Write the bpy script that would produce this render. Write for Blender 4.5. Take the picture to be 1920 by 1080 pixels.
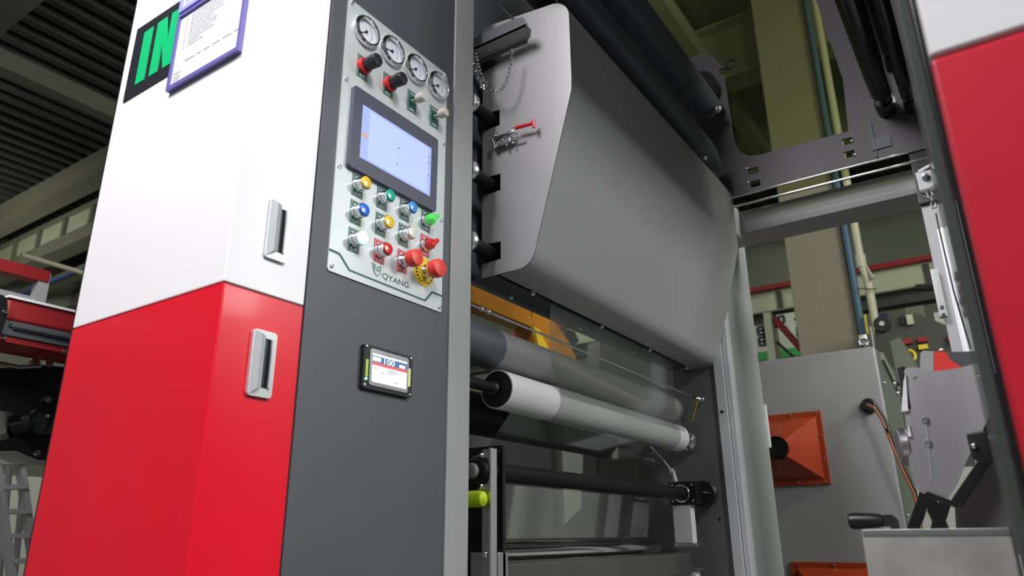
import bpy, bmesh, math, random
from mathutils import Vector, Matrix
random.seed(4)
C = bpy.context.scene.collection
for o in list(bpy.data.objects): bpy.data.objects.remove(o)

# ------------------------------------------------------------ camera
F = 1359.0
YAW, PITCH, ROLL = math.radians(34.054), math.radians(19.0515), math.radians(-0.478)
CAM = Vector((0, 0, .8))
fw = Vector((math.cos(PITCH)*math.cos(YAW), math.cos(PITCH)*math.sin(YAW), math.sin(PITCH)))
ri = Vector((math.sin(YAW), -math.cos(YAW), 0)); up0 = ri.cross(fw)
r2 = ri*math.cos(ROLL) + up0*math.sin(ROLL); u2 = r2.cross(fw)
cd = bpy.data.cameras.new('camera'); cam = bpy.data.objects.new('camera', cd); C.objects.link(cam)
cam.matrix_world = Matrix(((r2.x, u2.x, -fw.x, CAM.x), (r2.y, u2.y, -fw.y, CAM.y), (r2.z, u2.z, -fw.z, CAM.z), (0, 0, 0, 1)))
cd.sensor_width = 36; cd.lens = F/1920*36; cd.clip_start = .02; cd.clip_end = 100
cd.dof.use_dof = True; cd.dof.focus_distance = 1.75; cd.dof.aperture_fstop = 5.0
bpy.context.scene.camera = cam

def U(ax, val, u, v):
    """place of a point seen at pixel (u,v) on the plane ax=val"""
    d = fw + r2*((u-960)/F) + u2*((540-v)/F); i = 'xyz'.index(ax)
    return CAM + d*((val-CAM[i])/d[i])

# ------------------------------------------------------------ light
sc = bpy.context.scene
sc.view_settings.view_transform = 'Standard'; sc.view_settings.look = 'None'
sc.view_settings.gamma = 1; sc.view_settings.use_curve_mapping = False
sc.view_settings.exposure = 0.0
w = bpy.data.worlds.new('hall'); sc.world = w; w.use_nodes = True
bg = w.node_tree.nodes['Background']; bg.inputs[0].default_value = (.80, .86, .84, 1); bg.inputs[1].default_value = .17
def area(name, loc, tgt, sx, sy, power, col=(1, 1, 1)):
    l = bpy.data.lights.new(name, 'AREA'); l.shape = 'RECTANGLE'; l.size = sx; l.size_y = sy; l.energy = power; l.color = col
    o = bpy.data.objects.new(name, l); C.objects.link(o); o.location = loc
    o.rotation_euler = (Vector(tgt)-Vector(loc)).to_track_quat('-Z', 'Y').to_euler(); return o
area('hall_lamp_near', (-.8, 1.03, 3.1), (.9, .95, 1.4), 1.0, .8, 78, (1, .975, .99))
area('hall_lamp_front', (-.3, -2.0, 3.4), (.8, .95, 1.6), 1.4, 1.0, 150, (1, 1, 1))
area('hall_lamp_back', (3.4, -3.0, 5.0), (6.0, 2.0, 1.5), 1.5, 1.0, 130, (.97, 1, .88))
area('hood_fill_light', (2.7, -3.0, 2.9), (2.1, .8, 1.6), 1.6, .8, 95, (.98, 1, .98))  # added fill light out of view, brightens the hood cover
area('panel_fill_light', (2.6, 14.5, 4.6), (5.6, 14.3, 6.4), 1.0, 1.0, 55, (1, 1, .9))  # added fill light aimed up at the clerestory panels to brighten them
area('hall_lamp_far', (5.8, 5.5, 5.6), (7.0, 6.0, 0), 1.5, 1.5, 90, (.95, 1, .85))
area('hall_lamp_left', (1.0, 5.0, 5.4), (1.6, 5.0, 0), 1.2, 1.2, 40, (.97, 1, .9))

# ------------------------------------------------------------ materials
def mat(name, col, rough=.5, metal=0, coat=0, emit=None, es=0, noise=0, nscale=8, bump=0, bscale=200, stretch=None, trans=0, alpha=1, ior=None, spec=None):
    m = bpy.data.materials.new(name); m.use_nodes = True; nt = m.node_tree; b = nt.nodes['Principled BSDF']
    b.inputs['Base Color'].default_value = (*col, 1); b.inputs['Roughness'].default_value = rough; b.inputs['Metallic'].default_value = metal
    b.inputs['Coat Weight'].default_value = coat; b.inputs['Coat Roughness'].default_value = .08
    b.inputs['Transmission Weight'].default_value = trans; b.inputs['Alpha'].default_value = alpha
    if ior: b.inputs['IOR'].default_value = ior
    if spec is not None: b.inputs['Specular IOR Level'].default_value = spec
    if emit: b.inputs['Emission Color'].default_value = (*emit, 1); b.inputs['Emission Strength'].default_value = es
    if noise or bump or stretch:
        tc = nt.nodes.new('ShaderNodeTexCoord'); mp = nt.nodes.new('ShaderNodeMapping'); nt.links.new(tc.outputs['Object'], mp.inputs[0])
        if stretch: mp.inputs['Scale'].default_value = stretch
    if noise:
        n = nt.nodes.new('ShaderNodeTexNoise'); n.inputs['Scale'].default_value = nscale; n.inputs['Detail'].default_value = 6
        nt.links.new(mp.outputs[0], n.inputs['Vector'])
        r = nt.nodes.new('ShaderNodeValToRGB'); nt.links.new(n.outputs['Fac'], r.inputs[0])
        r.color_ramp.elements[0].position = .3; r.color_ramp.elements[1].position = .7
        r.color_ramp.elements[0].color = (*[c*(1-noise) for c in col], 1); r.color_ramp.elements[1].color = (*[min(1, c*(1+noise)) for c in col], 1)
        nt.links.new(r.outputs[0], b.inputs['Base Color'])
        mr = nt.nodes.new('ShaderNodeMapRange'); nt.links.new(n.outputs['Fac'], mr.inputs[0])
        mr.inputs[3].default_value = max(.03, rough*(1-noise)); mr.inputs[4].default_value = min(1, rough*(1+noise)); nt.links.new(mr.outputs[0], b.inputs['Roughness'])
    if bump:
        n2 = nt.nodes.new('ShaderNodeTexNoise'); n2.inputs['Scale'].default_value = bscale; n2.inputs['Detail'].default_value = 3
        nt.links.new(mp.outputs[0], n2.inputs['Vector'])
        bp = nt.nodes.new('ShaderNodeBump'); bp.inputs['Strength'].default_value = bump; bp.inputs['Distance'].default_value = .001
        nt.links.new(n2.outputs['Fac'], bp.inputs['Height']); nt.links.new(bp.outputs[0], b.inputs['Normal'])
    return m
M = {}
M['white'] = mat('white_paint', (.86, .84, .87), .38, noise=.02, nscale=3, bump=.04)
M['shaded_white'] = mat('shaded_white_paint', (.60, .59, .605), .36, noise=.02, nscale=3)  # right cabinet white, greyed so the colour carries the dimmer light there
M['shaded_red'] = mat('shaded_red_paint', (.44, .006, .022), .33, coat=.35, noise=.10, nscale=2.5, bump=.05, bscale=60)  # right cabinet red, deepened in colour to paint in weaker light
M['handle'] = mat('handle_silver', (.56, .58, .60), .34, .45, noise=.04)
M['alu_matt'] = mat('matt_aluminium', (.80, .80, .84), .4, .3, noise=.05)
M['red'] = mat('red_paint', (.72, .003, .020), .32, coat=.15, noise=.06, nscale=2.5, bump=.05, bscale=60)
M['column'] = mat('charcoal_textured_paint', (.082, .088, .100), .42, noise=.12, nscale=2.2, bump=.25, bscale=500)
M['post'] = mat('mid_grey_paint', (.34, .34, .35), .40, noise=.03, bump=.15, bscale=500)
M['hood'] = mat('silver_grey_paint', (.39, .382, .395), .36, .15, noise=.05, nscale=2, bump=.12, bscale=450)
M['blue_slate'] = mat('blue_grey_paint', (.20, .225, .25), .4, noise=.06)
M['slate'] = mat('slate_grey_paint', (.075, .085, .10), .45, noise=.1, nscale=3)
M['plate'] = mat('warm_grey_paint', (.17, .158, .168), .42, noise=.08, nscale=3, bump=.1, bscale=400)
M['frame_grey'] = mat('pale_grey_paint', (.42, .44, .43), .30, .1, noise=.04, nscale=2)
M['bridge'] = mat('bridge_grey_paint', (.30, .30, .305), .42, .05, noise=.06, nscale=3)
M['black'] = mat('black_plastic', (.012, .012, .014), .38)
M['blackmetal'] = mat('black_gloss_paint', (.016, .016, .018), .22, .2, noise=.1)
M['rubber'] = mat('black_rubber', (.008, .008, .009), .5, bump=.1, spec=.2)
M['chrome'] = mat('chrome', (.80, .80, .82), .12, 1)
M['satin'] = mat('satin_chrome', (.66, .68, .69), .28, 1, noise=.05, nscale=20)
M['alu'] = mat('anodised_aluminium', (.72, .72, .75), .30, .85, noise=.05, nscale=5)
M['steel'] = mat('brushed_steel', (.60, .57, .61), .38, 1, noise=.2, nscale=7, bump=.1, bscale=60, stretch=(1, 1, .2))
M['tray'] = mat('scuffed_stainless', (.66, .64, .62), .40, .65, noise=.3, nscale=9, bump=.08, bscale=30)
M['panel'] = mat('panel_aluminium', (.62, .67, .68), .34, .25, noise=.05, nscale=6, bump=.05, bscale=300)
M['green_print'] = mat('dark_green_print', (.005, .10, .075), .4)
M['red_print'] = mat('red_print', (.60, .02, .05), .4)
M['white_print'] = mat('white_print', (.75, .80, .78), .5)
M['logo_print'] = mat('pale_green_print', (.20, .30, .29), .4)
M['dial'] = mat('gauge_dial', (.72, .74, .82), .4)
M['ink'] = mat('black_ink', (.03, .03, .04), .6)
M['greyink'] = mat('grey_ink', (.42, .42, .46), .6)
M['hmi'] = mat('screen_bezel', (.075, .078, .115), .35, bump=.05)
M['screen'] = mat('screen_blue', (.1, .1, .15), .3, emit=(.36, .47, .93), es=.95)
M['screen_light'] = mat('screen_pale', (.1, .1, .15), .3, emit=(.46, .58, 1.0), es=1.0)
M['screen_orange'] = mat('screen_orange', (.1, .05, .02), .3, emit=(.9, .45, .3), es=.8)
M['screen_dark'] = mat('screen_mark', (.05, .06, .2), .3, emit=(.18, .25, .6), es=.6)
M['m_white'] = mat('meter_white', (.2, .2, .2), .3, emit=(.92, .97, 1), es=1.15)
M['m_red'] = mat('meter_red', (.2, .02, .02), .3, emit=(.85, .18, .2), es=.8)
M['m_blue'] = mat('meter_blue', (.02, .05, .1), .3, emit=(.06, .17, .32), es=.9)
M['m_green'] = mat('meter_green', (.1, .2, .02), .3, emit=(.45, .62, .10), es=.7)
M['m_yellow'] = mat('meter_yellow', (.2, .2, .02), .3, emit=(.75, .78, .35), es=.7)
M['yellow'] = mat('yellow_button', (.86, .58, .03), .3, coat=.5)
M['teal'] = mat('green_button', (.0, .42, .28), .3, coat=.5)
M['blue'] = mat('blue_button', (.015, .15, .72), .3, coat=.5)
M['blue2'] = mat('pale_blue_button', (.05, .28, .80), .3, coat=.5)
M['ivory'] = mat('ivory_button', (.80, .74, .66), .35, coat=.4)
M['redb'] = mat('red_button', (.70, .01, .02), .3, coat=.5)
M['coral'] = mat('bright_red_mushroom', (.83, .05, .035), .38)
M['green_sel'] = mat('bright_green_selector', (.08, .62, .10), .3, emit=(.1, .7, .12), es=.25)
M['lit'] = mat('lit_green_lens', (.5, .9, .7), .3, emit=(.40, 1.0, .70), es=1.4)
M['cream'] = mat('cream_knob', (.60, .54, .47), .4, coat=.3)
M['estop_yellow'] = mat('yellow_ring', (.85, .60, .02), .45)
M['sign_black'] = mat('sign_black', (.018, .018, .026), .35)
M['sign_green'] = mat('sign_green', (.0, .48, .16), .4)
M['docframe'] = mat('violet_frame', (.135, .115, .36), .35)
M['docback'] = mat('pale_violet_frame_edge', (.32, .32, .75), .35)
M['paper'] = mat('paper', (.72, .71, .80), .55)
M['tube'] = mat('white_roller_sleeve', (.74, .72, .74), .42, noise=.03)
M['sleeve_wrap'] = mat('filmed_sleeve', (.44, .44, .44), .32, .05, noise=.04)
M['roller_grey'] = mat('grey_roller', (.26, .255, .26), .36, .15, noise=.05)
def clear(name, tint, haze, hcol, gloss, rough):
    """thin clear sheet: tinted see-through, a little haze and a surface reflection"""
    m = bpy.data.materials.new(name); m.use_nodes = True; nt = m.node_tree; nt.nodes.clear()
    o = nt.nodes.new('ShaderNodeOutputMaterial'); t = nt.nodes.new('ShaderNodeBsdfTransparent'); t.inputs[0].default_value = (*tint, 1)
    d = nt.nodes.new('ShaderNodeBsdfDiffuse'); d.inputs[0].default_value = (*hcol, 1)
    g = nt.nodes.new('ShaderNodeBsdfGlossy'); g.inputs['Roughness'].default_value = rough
    a = nt.nodes.new('ShaderNodeMixShader'); b = nt.nodes.new('ShaderNodeMixShader'); a.inputs[0].default_value = haze
    lw = nt.nodes.new('ShaderNodeLayerWeight'); lw.inputs[0].default_value = gloss
    mr = nt.nodes.new('ShaderNodeMath'); mr.operation = 'MULTIPLY'; mr.inputs[1].default_value = .35
    nt.links.new(lw.outputs['Fresnel'], mr.inputs[0]); nt.links.new(mr.outputs[0], b.inputs[0])
    nt.links.new(t.outputs[0], a.inputs[1]); nt.links.new(d.outputs[0], a.inputs[2]); nt.links.new(a.outputs[0], b.inputs[1]); nt.links.new(g.outputs[0], b.inputs[2]); nt.links.new(b.outputs[0], o.inputs[0])
    return m
M['film_clear'] = clear('clear_lower_web', (.93, .95, .93), .025, (.5, .52, .5), .5, .05)
M['film_thin'] = clear('clear_web', (.90, .92, .90), .10, (.5, .52, .5), .35, .12)
M['acryl'] = clear('tinted_acrylic', (.74, .77, .60), .03, (.3, .35, .15), .15, .04)
M['acryl_dark'] = clear('smoked_acrylic', (.60, .64, .61), .22, (.28, .31, .29), .2, .10)
M['upper_plate'] = mat('dark_plum_grey_paint', (.060, .052, .060), .45, noise=.1, nscale=3)
M['beam_dark'] = mat('dark_satin_steel', (.14, .135, .135), .35, .6, noise=.1)
M['lime'] = mat('lime_grip', (.48, .68, .0), .55, bump=.1)
M['orange'] = mat('orange_paint', (.37, .042, .008), .28, coat=.3, noise=.08, nscale=4)
M['robot'] = mat('amber_paint', (.50, .19, .010), .45, noise=.05)
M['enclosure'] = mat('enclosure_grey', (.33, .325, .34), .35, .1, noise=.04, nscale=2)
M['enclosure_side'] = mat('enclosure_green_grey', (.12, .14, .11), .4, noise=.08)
M['concrete'] = mat('speckled_concrete', (.24, .215, .165), .85, noise=.14, nscale=45, bump=.5, bscale=60)
M['bluepipe'] = mat('blue_pipe', (.055, .12, .20), .5)
M['creampipe'] = mat('cream_pipe', (.52, .49, .36), .5)
M['yellowcable'] = mat('yellow_cable', (.55, .45, .02), .5)
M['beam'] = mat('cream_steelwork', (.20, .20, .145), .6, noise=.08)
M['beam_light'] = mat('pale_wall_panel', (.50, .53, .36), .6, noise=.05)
M['deck'] = mat('galvanised_deck', (.055, .058, .052), .5, .3, noise=.2, nscale=2)
M['wall'] = mat('hall_wall_paint', (.36, .38, .28), .8, noise=.06, nscale=1)
M['floor'] = mat('green_epoxy_floor', (.09, .105, .095), .35, noise=.08, nscale=1.2)
M['hazard_red'] = mat('red_crane_paint', (.30, .010, .014), .5)
M['sign_white'] = mat('sign_board_white', (.62, .66, .56), .5)
M['navy'] = mat('navy_lettering', (.015, .02, .06), .5)
M['signgreen'] = mat('sign_board_green', (.04, .38, .08), .5)
M['darkmachine'] = mat('olive_charcoal_paint', (.055, .058, .045), .5, noise=.1)
M['coil_y'] = mat('brass_coil', (.55, .48, .14), .35, .6)
M['amber_glass'] = mat('copper_cable', (.42, .13, .04), .4)

# ------------------------------------------------------------ builders
class MB:
    def __init__(s): s.b = bmesh.new()
    def _bev(s, geo, w, seg=2):
        if w > 0:
            es = {e for v in geo for e in v.link_edges}
            bmesh.ops.bevel(s.b, geom=list(es), offset=w, segments=seg, affect='EDGES', profile=.5)
    def box(s, x0, x1, y0, y1, z0, z1, bev=0, seg=2, rot=None):
        c = Vector(((x0+x1)/2, (y0+y1)/2, (z0+z1)/2)); m = Matrix.Translation(c)
        if rot: m = m @ rot.to_4x4()
        m = m @ Matrix.Diagonal((abs(x1-x0), abs(y1-y0), abs(z1-z0), 1))
        g = bmesh.ops.create_cube(s.b, size=1, matrix=m)['verts']; s._bev(g, bev, seg); return s
    def cyl(s, p0, p1, r0, r1=None, n=32, bev=0):
        p0 = Vector(p0); p1 = Vector(p1); d = p1-p0; r1 = r0 if r1 is None else r1
        m = Matrix.Translation((p0+p1)/2) @ d.to_track_quat('Z', 'Y').to_matrix().to_4x4()
        g = bmesh.ops.create_cone(s.b, cap_ends=True, segments=n, radius1=r0, radius2=r1, depth=d.length, matrix=m)['verts']
        if bev:
            es = [e for e in {e for v in g for e in v.link_edges} if all(v in g for v in e.verts) and any(len(f.verts) > 4 for f in e.link_faces)]
            bmesh.ops.bevel(s.b, geom=es, offset=bev, segments=3, affect='EDGES', profile=.5)
        return s
    def bar(s, p0, p1, a, b, bev=0, updir=(0, 0, 1)):
        p0 = Vector(p0); p1 = Vector(p1); z = (p1-p0).normalized(); x = Vector(updir).cross(z)
        if x.length < 1e-4: x = Vector((1, 0, 0)).cross(z)
        x.normalize(); y = z.cross(x); m = Matrix.Translation((p0+p1)/2) @ Matrix((x, y, z)).transposed().to_4x4() @ Matrix.Diagonal((a, b, (p1-p0).length, 1))
        g = bmesh.ops.create_cube(s.b, size=1, matrix=m)['verts']; s._bev(g, bev); return s
    def sph(s, p, r, sc=(1, 1, 1), n=16):
        bmesh.ops.create_uvsphere(s.b, u_segments=n, v_segments=max(6, n//2), radius=r, matrix=Matrix.Translation(Vector(p)) @ Matrix.Diagonal((*sc, 1))); return s
    def lathe(s, p, d, prof, n=36, cap=True):
        """prof: (radius, distance along d) from p"""
        d = Vector(d).normalized(); q = d.to_track_quat('Z', 'Y').to_matrix(); rings = []
        for r, h in prof:
            rings.append([s.b.verts.new(Vector(p) + q @ Vector((r*math.cos(2*math.pi*i/n), r*math.sin(2*math.pi*i/n), h))) for i in range(n)])
        for a, b in zip(rings, rings[1:]):
            for i in range(n): s.b.faces.new((a[i], a[(i+1) % n], b[(i+1) % n], b[i]))
        if cap:
            s.b.faces.new(rings[0][::-1]); s.b.faces.new(rings[-1])
        return s
    def tube(s, pts, r, n=10, closed=False):
        pts = [Vector(p) for p in pts]; N = len(pts); rings = []; prev = None
        for i, p in enumerate(pts):
            if closed: t = pts[(i+1) % N]-pts[i-1]
            else: t = pts[min(i+1, N-1)]-pts[max(i-1, 0)]
            t.normalize()
            a = prev if prev else (Vector((0, 0, 1)) if abs(t.z) < .9 else Vector((1, 0, 0)))
            x = (a - t*a.dot(t)).normalized(); prev = x; y = t.cross(x)
            rings.append([s.b.verts.new(p + (x*math.cos(2*math.pi*k/n) + y*math.sin(2*math.pi*k/n))*r) for k in range(n)])
        prs = list(zip(rings, rings[1:])) + ([(rings[-1], rings[0])] if closed else [])
        for a, b in prs:
            for k in range(n): s.b.faces.new((a[k], a[(k+1) % n], b[(k+1) % n], b[k]))
        if not closed: s.b.faces.new(rings[0][::-1]); s.b.faces.new(rings[-1])
        return s
    def prism(s, pts, off):
        """pts: 3-D polygon, off: extrusion vector"""
        pts = [Vector(p) for p in pts]; off = Vector(off); a = [s.b.verts.new(p) for p in pts]; b = [s.b.verts.new(p+off) for p in pts]; n = len(pts)
        s.b.faces.new(a[::-1]); s.b.faces.new(b)
        for i in range(n): s.b.faces.new((a[i], a[(i+1) % n], b[(i+1) % n], b[i]))
        return s
    def build(s, name, m, parent=None):
        if parent:
            off = parent_origin(parent); bmesh.ops.translate(s.b, verts=s.b.verts, vec=-off)
        bmesh.ops.recalc_face_normals(s.b, faces=s.b.faces)
        me = bpy.data.meshes.new(name); s.b.to_mesh(me); s.b.free()
        return link(name, me, m, parent)
def parent_origin(p):
    v = Vector((0, 0, 0))
    while p: v += p.location; p = p.parent
    return v
def link(name, me, m, parent):
    me.shade_smooth(); me.set_sharp_from_angle(angle=math.radians(35))
    me.materials.append(M[m] if isinstance(m, str) else m)
    o = bpy.data.objects.new(name, me); C.objects.link(o); o.parent = parent
    wn = o.modifiers.new('weighted_normals', 'WEIGHTED_NORMAL'); wn.keep_sharp = True; wn.weight = 100
    return o
def thing(name, label, cat, loc=(0, 0, 0), group=None):
    o = bpy.data.objects.new(name, None); C.objects.link(o); o.empty_display_size = .05; o.location = loc
    o['label'] = label; o['category'] = cat
    if o.name.split('.')[0] not in ('roof_girder', 'purlin_beam', 'concrete_column', 'crane_beam'): o['kind'] = 'thing'
    if group: o['group'] = group
    return o
def tag(o, label, cat, group=None):
    o['label'] = label; o['category'] = cat
    if o.name.split('.')[0] not in ('roof_girder', 'purlin_beam', 'concrete_column', 'crane_beam'): o['kind'] = 'thing'
    if group: o['group'] = group
    return o
def struct(o): o['kind'] = 'structure'; return o
def L(o, label): o['label'] = label; return o
def plate(name, m, parent, ax, val, th, outer, holes=(), rnd=0):
    """sheet in the plane ax=val (x: points are (y,z); y: points are (x,z)); thickness th along +ax; true cut-outs"""
    cu = bpy.data.curves.new('tmp', 'CURVE'); cu.dimensions = '2D'; cu.fill_mode = 'BOTH'; cu.extrude = abs(th)/2
    for poly in [outer]+list(holes):
        sp = cu.splines.new('POLY'); sp.points.add(len(poly)-1); sp.use_cyclic_u = True
        for i, (a, b) in enumerate(poly): sp.points[i].co = (a, b, 0, 1)
    to = bpy.data.objects.new('tmp', cu); me = bpy.data.meshes.new_from_object(to)
    bpy.data.objects.remove(to); bpy.data.curves.remove(cu); me.name = name
    off = parent_origin(parent)
    for v in me.vertices:
        a, b, c = v.co
        v.co = (Vector((val+th/2+c, a, b)) if ax == 'x' else Vector((a, val+th/2+c, b))) - off
    b = bmesh.new(); b.from_mesh(me); bmesh.ops.remove_doubles(b, verts=b.verts, dist=1e-5); bmesh.ops.recalc_face_normals(b, faces=b.faces); b.to_mesh(me); b.free()
    me.materials.clear(); return link(name, me, m, parent)
def text(name, body, m, parent, ax, val, ox, oz, w, h, depth=.0006, shear=0):
    """lettering fitted to width w and height h; face towards -ax. x: runs along -y from y=ox; y: runs along +x from x=ox"""
    cu = bpy.data.curves.new('tmp', 'FONT'); cu.body = body; cu.extrude = .01
    to = bpy.data.objects.new('tmp', cu); me = bpy.data.meshes.new_from_object(to)
    bpy.data.objects.remove(to); bpy.data.curves.remove(cu); me.name = name
    xs = [v.co.x for v in me.vertices]; ys = [v.co.y for v in me.vertices]; x0, x1, y0, y1 = min(xs), max(xs), min(ys), max(ys)
    off = parent_origin(parent)
    for v in me.vertices:
        a = (v.co.x-x0)/(x1-x0)*w; b = (v.co.y-y0)/(y1-y0)*h; a += shear*b; c = depth if v.co.z > 0 else 0
        v.co = (Vector((val-c, ox-a, oz+b)) if ax == 'x' else Vector((ox+a, val-c, oz+b))) - off
    me.materials.clear(); return link(name, me, m, parent)
def rr(a0, a1, b0, b1, r, n=5):
    out = []
    for cx, cy, s in ((a1-r, b1-r, 0), (a0+r, b1-r, 90), (a0+r, b0+r, 180), (a1-r, b0+r, 270)):
        for i in range(n+1):
            t = math.radians(s+90*i/n); out.append((cx+r*math.cos(t), cy+r*math.sin(t)))
    return out
def circ(a, b, r, n=20): return [(a+r*math.cos(2*math.pi*i/n), b+r*math.sin(2*math.pi*i/n)) for i in range(n)]
def screw(p, d, r=.004, m='chrome', parent=None, name='screw'):
    d = Vector(d).normalized()
    return MB().lathe(Vector(p)-d*.0005, d, [(r, 0), (r, r*.6), (r*.75, r*1.0), (r*.45, r*1.05), (r*.4, r*.7)], n=14).build(name, m, parent)

# ============================================================ hall shell
struct(MB().box(-5, 14, -7, 18, -.1, 0).build('floor', 'floor'))
def deck():
    m = MB(); b = m.b; y = -7.0; prof = []
    while y < 18:
        prof += [(y, 7.0), (y+.13, 7.0), (y+.16, 6.92), (y+.27, 6.92)]; y += .30
    for x0 in (-5,):
        A = [b.verts.new((x0, p, z)) for p, z in prof]; B = [b.verts.new((14, p, z)) for p, z in prof]
        for i in range(len(prof)-1): b.faces.new((A[i], A[i+1], B[i+1], B[i]))
    m.box(-5, 14, -7, 18, 7.02, 7.1)
    return m.build('ceiling', 'deck')
struct(deck())
struct(MB().box(13.9, 14, -7, 18, 0, 7).build('wall_back', 'wall'))
struct(MB().box(-5, 14, 17.9, 18, 0, 7).build('wall_left', 'wall'))

def ibeam(ax, c, a0, a1, z0, z1, fl, label, group=None, m='beam'):
    t = thing('roof_girder', label, 'girder', (c, a0, z0) if ax == 'y' else (a0, c, z0), group)
    for nm, lo, hi, wd in (('bottom_flange', z0, z0+.03, fl), ('web', z0+.03, z1-.03, .03), ('top_flange', z1-.03, z1, fl)):
        if ax == 'y': MB().box(c-wd/2, c+wd/2, a0, a1, lo, hi).build(nm, m, t)
        else: MB().box(a0, a1, c-wd/2, c+wd/2, lo, hi).build(nm, m, t)
    return t
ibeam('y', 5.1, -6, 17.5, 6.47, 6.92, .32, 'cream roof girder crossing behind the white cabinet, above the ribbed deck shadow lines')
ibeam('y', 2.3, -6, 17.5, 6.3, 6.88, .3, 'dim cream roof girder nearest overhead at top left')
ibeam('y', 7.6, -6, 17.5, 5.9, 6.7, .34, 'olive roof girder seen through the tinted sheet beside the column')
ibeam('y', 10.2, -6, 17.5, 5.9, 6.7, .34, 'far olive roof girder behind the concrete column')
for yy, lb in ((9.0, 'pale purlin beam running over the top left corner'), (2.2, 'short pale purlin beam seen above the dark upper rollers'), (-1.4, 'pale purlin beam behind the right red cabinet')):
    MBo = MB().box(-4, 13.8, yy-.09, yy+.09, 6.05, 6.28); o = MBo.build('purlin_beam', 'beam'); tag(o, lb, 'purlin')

# clerestory band with pale panels, far left
t = thing('clerestory_frame', 'steel frame holding a row of pale panels, low behind the left roof girder', 'wall frame', (5.6, 8, 6.0))
MB().box(5.6, 5.95, 5, 17.8, 5.94, 6.20, .01).build('lower_rail', 'beam', t); MB().box(5.6, 5.9, 5, 17.8, 6.58, 6.66).build('upper_rail', 'beam', t)
yy = 6.0
while yy < 17:
    MB().box(5.66, 5.70, yy, yy+.90, 6.20, 6.58).build('panel', 'beam_light', t); MB().box(5.6, 5.80, yy-.10, yy, 6.20, 6.58).build('mullion', 'beam', t); yy += 1.0
MB().box(5.7, 5.8, 16.9, 17.1, 6.66, 6.92).build('hanger', 'beam', t)
t = thing('cable_tray', 'grey cable tray with a blue cable, under the pale panel frame', 'cable tray', (6.4, 8, 5.9))
MB().box(6.4, 6.7, 5, 17.8, 5.95, 6.05).build('tray', 'beam', t); MB().tube([(6.38, 5, 5.93), (6.38, 17.8, 5.93)], .02).build('blue_cable', 'blue', t)
t = thing('conduit_run', 'thin pale conduit crossing above the red rail', 'conduit', (5.4, 9, 3.9))
a = U('y', 9, 40, 478); b = U('y', 9, 160, 513); MB().tube([a, b+(b-a)*2], .03).build('pipe', 'creampipe', t)
c = b+(b-a)*1.5; MB().tube([c, (c.x, c.y, 6.95)], .012).build('hanger_rod', 'beam', t)

# concrete building column with its pipes
tag(MB().box(7, 7.52, .96, 1.48, 0, 7, .015).build('concrete_column', 'concrete'), 'speckled concrete building column behind the grey enclosure', 'column')
tag(MB().tube([(6.96, .915, 1.2), (6.96, .915, 6.95)], .03, 12).build('blue_pipe', 'bluepipe'), 'dull blue pipe running up beside the concrete column', 'pipe')
t = thing('cream_pipe', 'cream plastic conduit pipe running up right of the blue pipe', 'pipe', (6.96, .82, 1.2))
MB().tube([(6.96, .80, 1.2), (6.96, .80, 3.0), (6.96, .83, 3.15), (6.96, .83, 6.95)], .036, 12).build('pipe', 'creampipe', t)
MB().cyl((6.96, .83, 3.12), (6.96, .83, 3.24), .046).build('coupling', 'creampipe', t); MB().cyl((6.96, .83, 4.3), (6.96, .83, 4.34), .042).build('coupling', 'creampipe', t)
MB().bar(U('x', 6.9, 1606, 541), U('x', 6.9, 1643, 542), .008, .008).build('cable_tie', 'black', t)
MB().bar((6.95, .80, 3.12), (6.9, .75, 2.98), .02, .03).build('spout', 'creampipe', t)
tag(MB().tube([U('x', 6.9, 1621, 590), U('x', 6.9, 1627, 628)], .012).build('yellow_cable', 'yellowcable'), 'short yellow striped cable between the blue and cream pipes', 'cable')

# far crane beam with red top, in two visible runs
t = thing('crane_beam', 'cream crane runway beam with a red stripe along its top, far behind', 'beam', (9, 0, 3.3))
MB().box(9, 9.3, -6, 8, 3.45, 3.72).build('beam_body', 'beam_light', t)
MB().box(8.9, 9.35, -6, 8, 3.72, 3.775).build('red_stripe', 'hazard_red', t)
for k in range(7): MB().box(8.97, 9.0, -4.5+k*1.63, -4.44+k*1.63, 3.46, 3.70).build('stiffener', 'darkmachine', t)
MB().box(8.92, 9.2, -6, 8, 3.43, 3.448).build('bottom_flange', 'beam', t)
tag(MB().box(9.05, 9.25, -6, 8, 3.30, 3.428).build('girt_rail', 'darkmachine'), 'dark horizontal rail under the red striped crane beam', 'rail')

# wall signs with characters (strokes in unit square: (a0,b0,a1,b1))
def sign_board(label, p0, p1, glyph_sets):
    x = 8.8; k = x/9; y0, z1 = p0; y1, z0 = p1; y0 *= k; y1 *= k; z0 = .8+(z0-.8)*k; z1 = .8+(z1-.8)*k
    t = thing('character_sign', label, 'sign', (x, (y0+y1)/2, z0), 'white wall signs with green foot')
    MB().box(x, x+.03, y1, y0, z0+.10, z1).build('board', 'sign_white', t); MB().box(x, x+.03, y1, y0, z0, z0+.10).build('green_band', 'signgreen', t); MB().box(x+.005, x+.03, (y0+y1)/2-.03, (y0+y1)/2+.03, 0, z0).build('support_post', 'beam', t)
    m = MB(); W = y0-y1; HS = 1.35
    for (gx, gy, gs, strokes) in glyph_sets:
        for a0, b0, a1, b1 in strokes:
            A = Vector((x-.005, y0-W*gx-gs*a0, z0+.12+gy+gs*HS*b0)); B = Vector((x-.005, y0-W*gx-gs*a1, z0+.12+gy+gs*HS*b1)); m.bar(A, B, .026, .01, updir=(1, 0, 0))
    m.build('lettering', 'navy', t)
wang = [(.5, 0, .5, 1), (.1, 0, .1, .42), (.1, .58, .1, 1)] + [(.1, h, .95, h) for h in (0, .2, .42, .58, .8, 1)]
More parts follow.
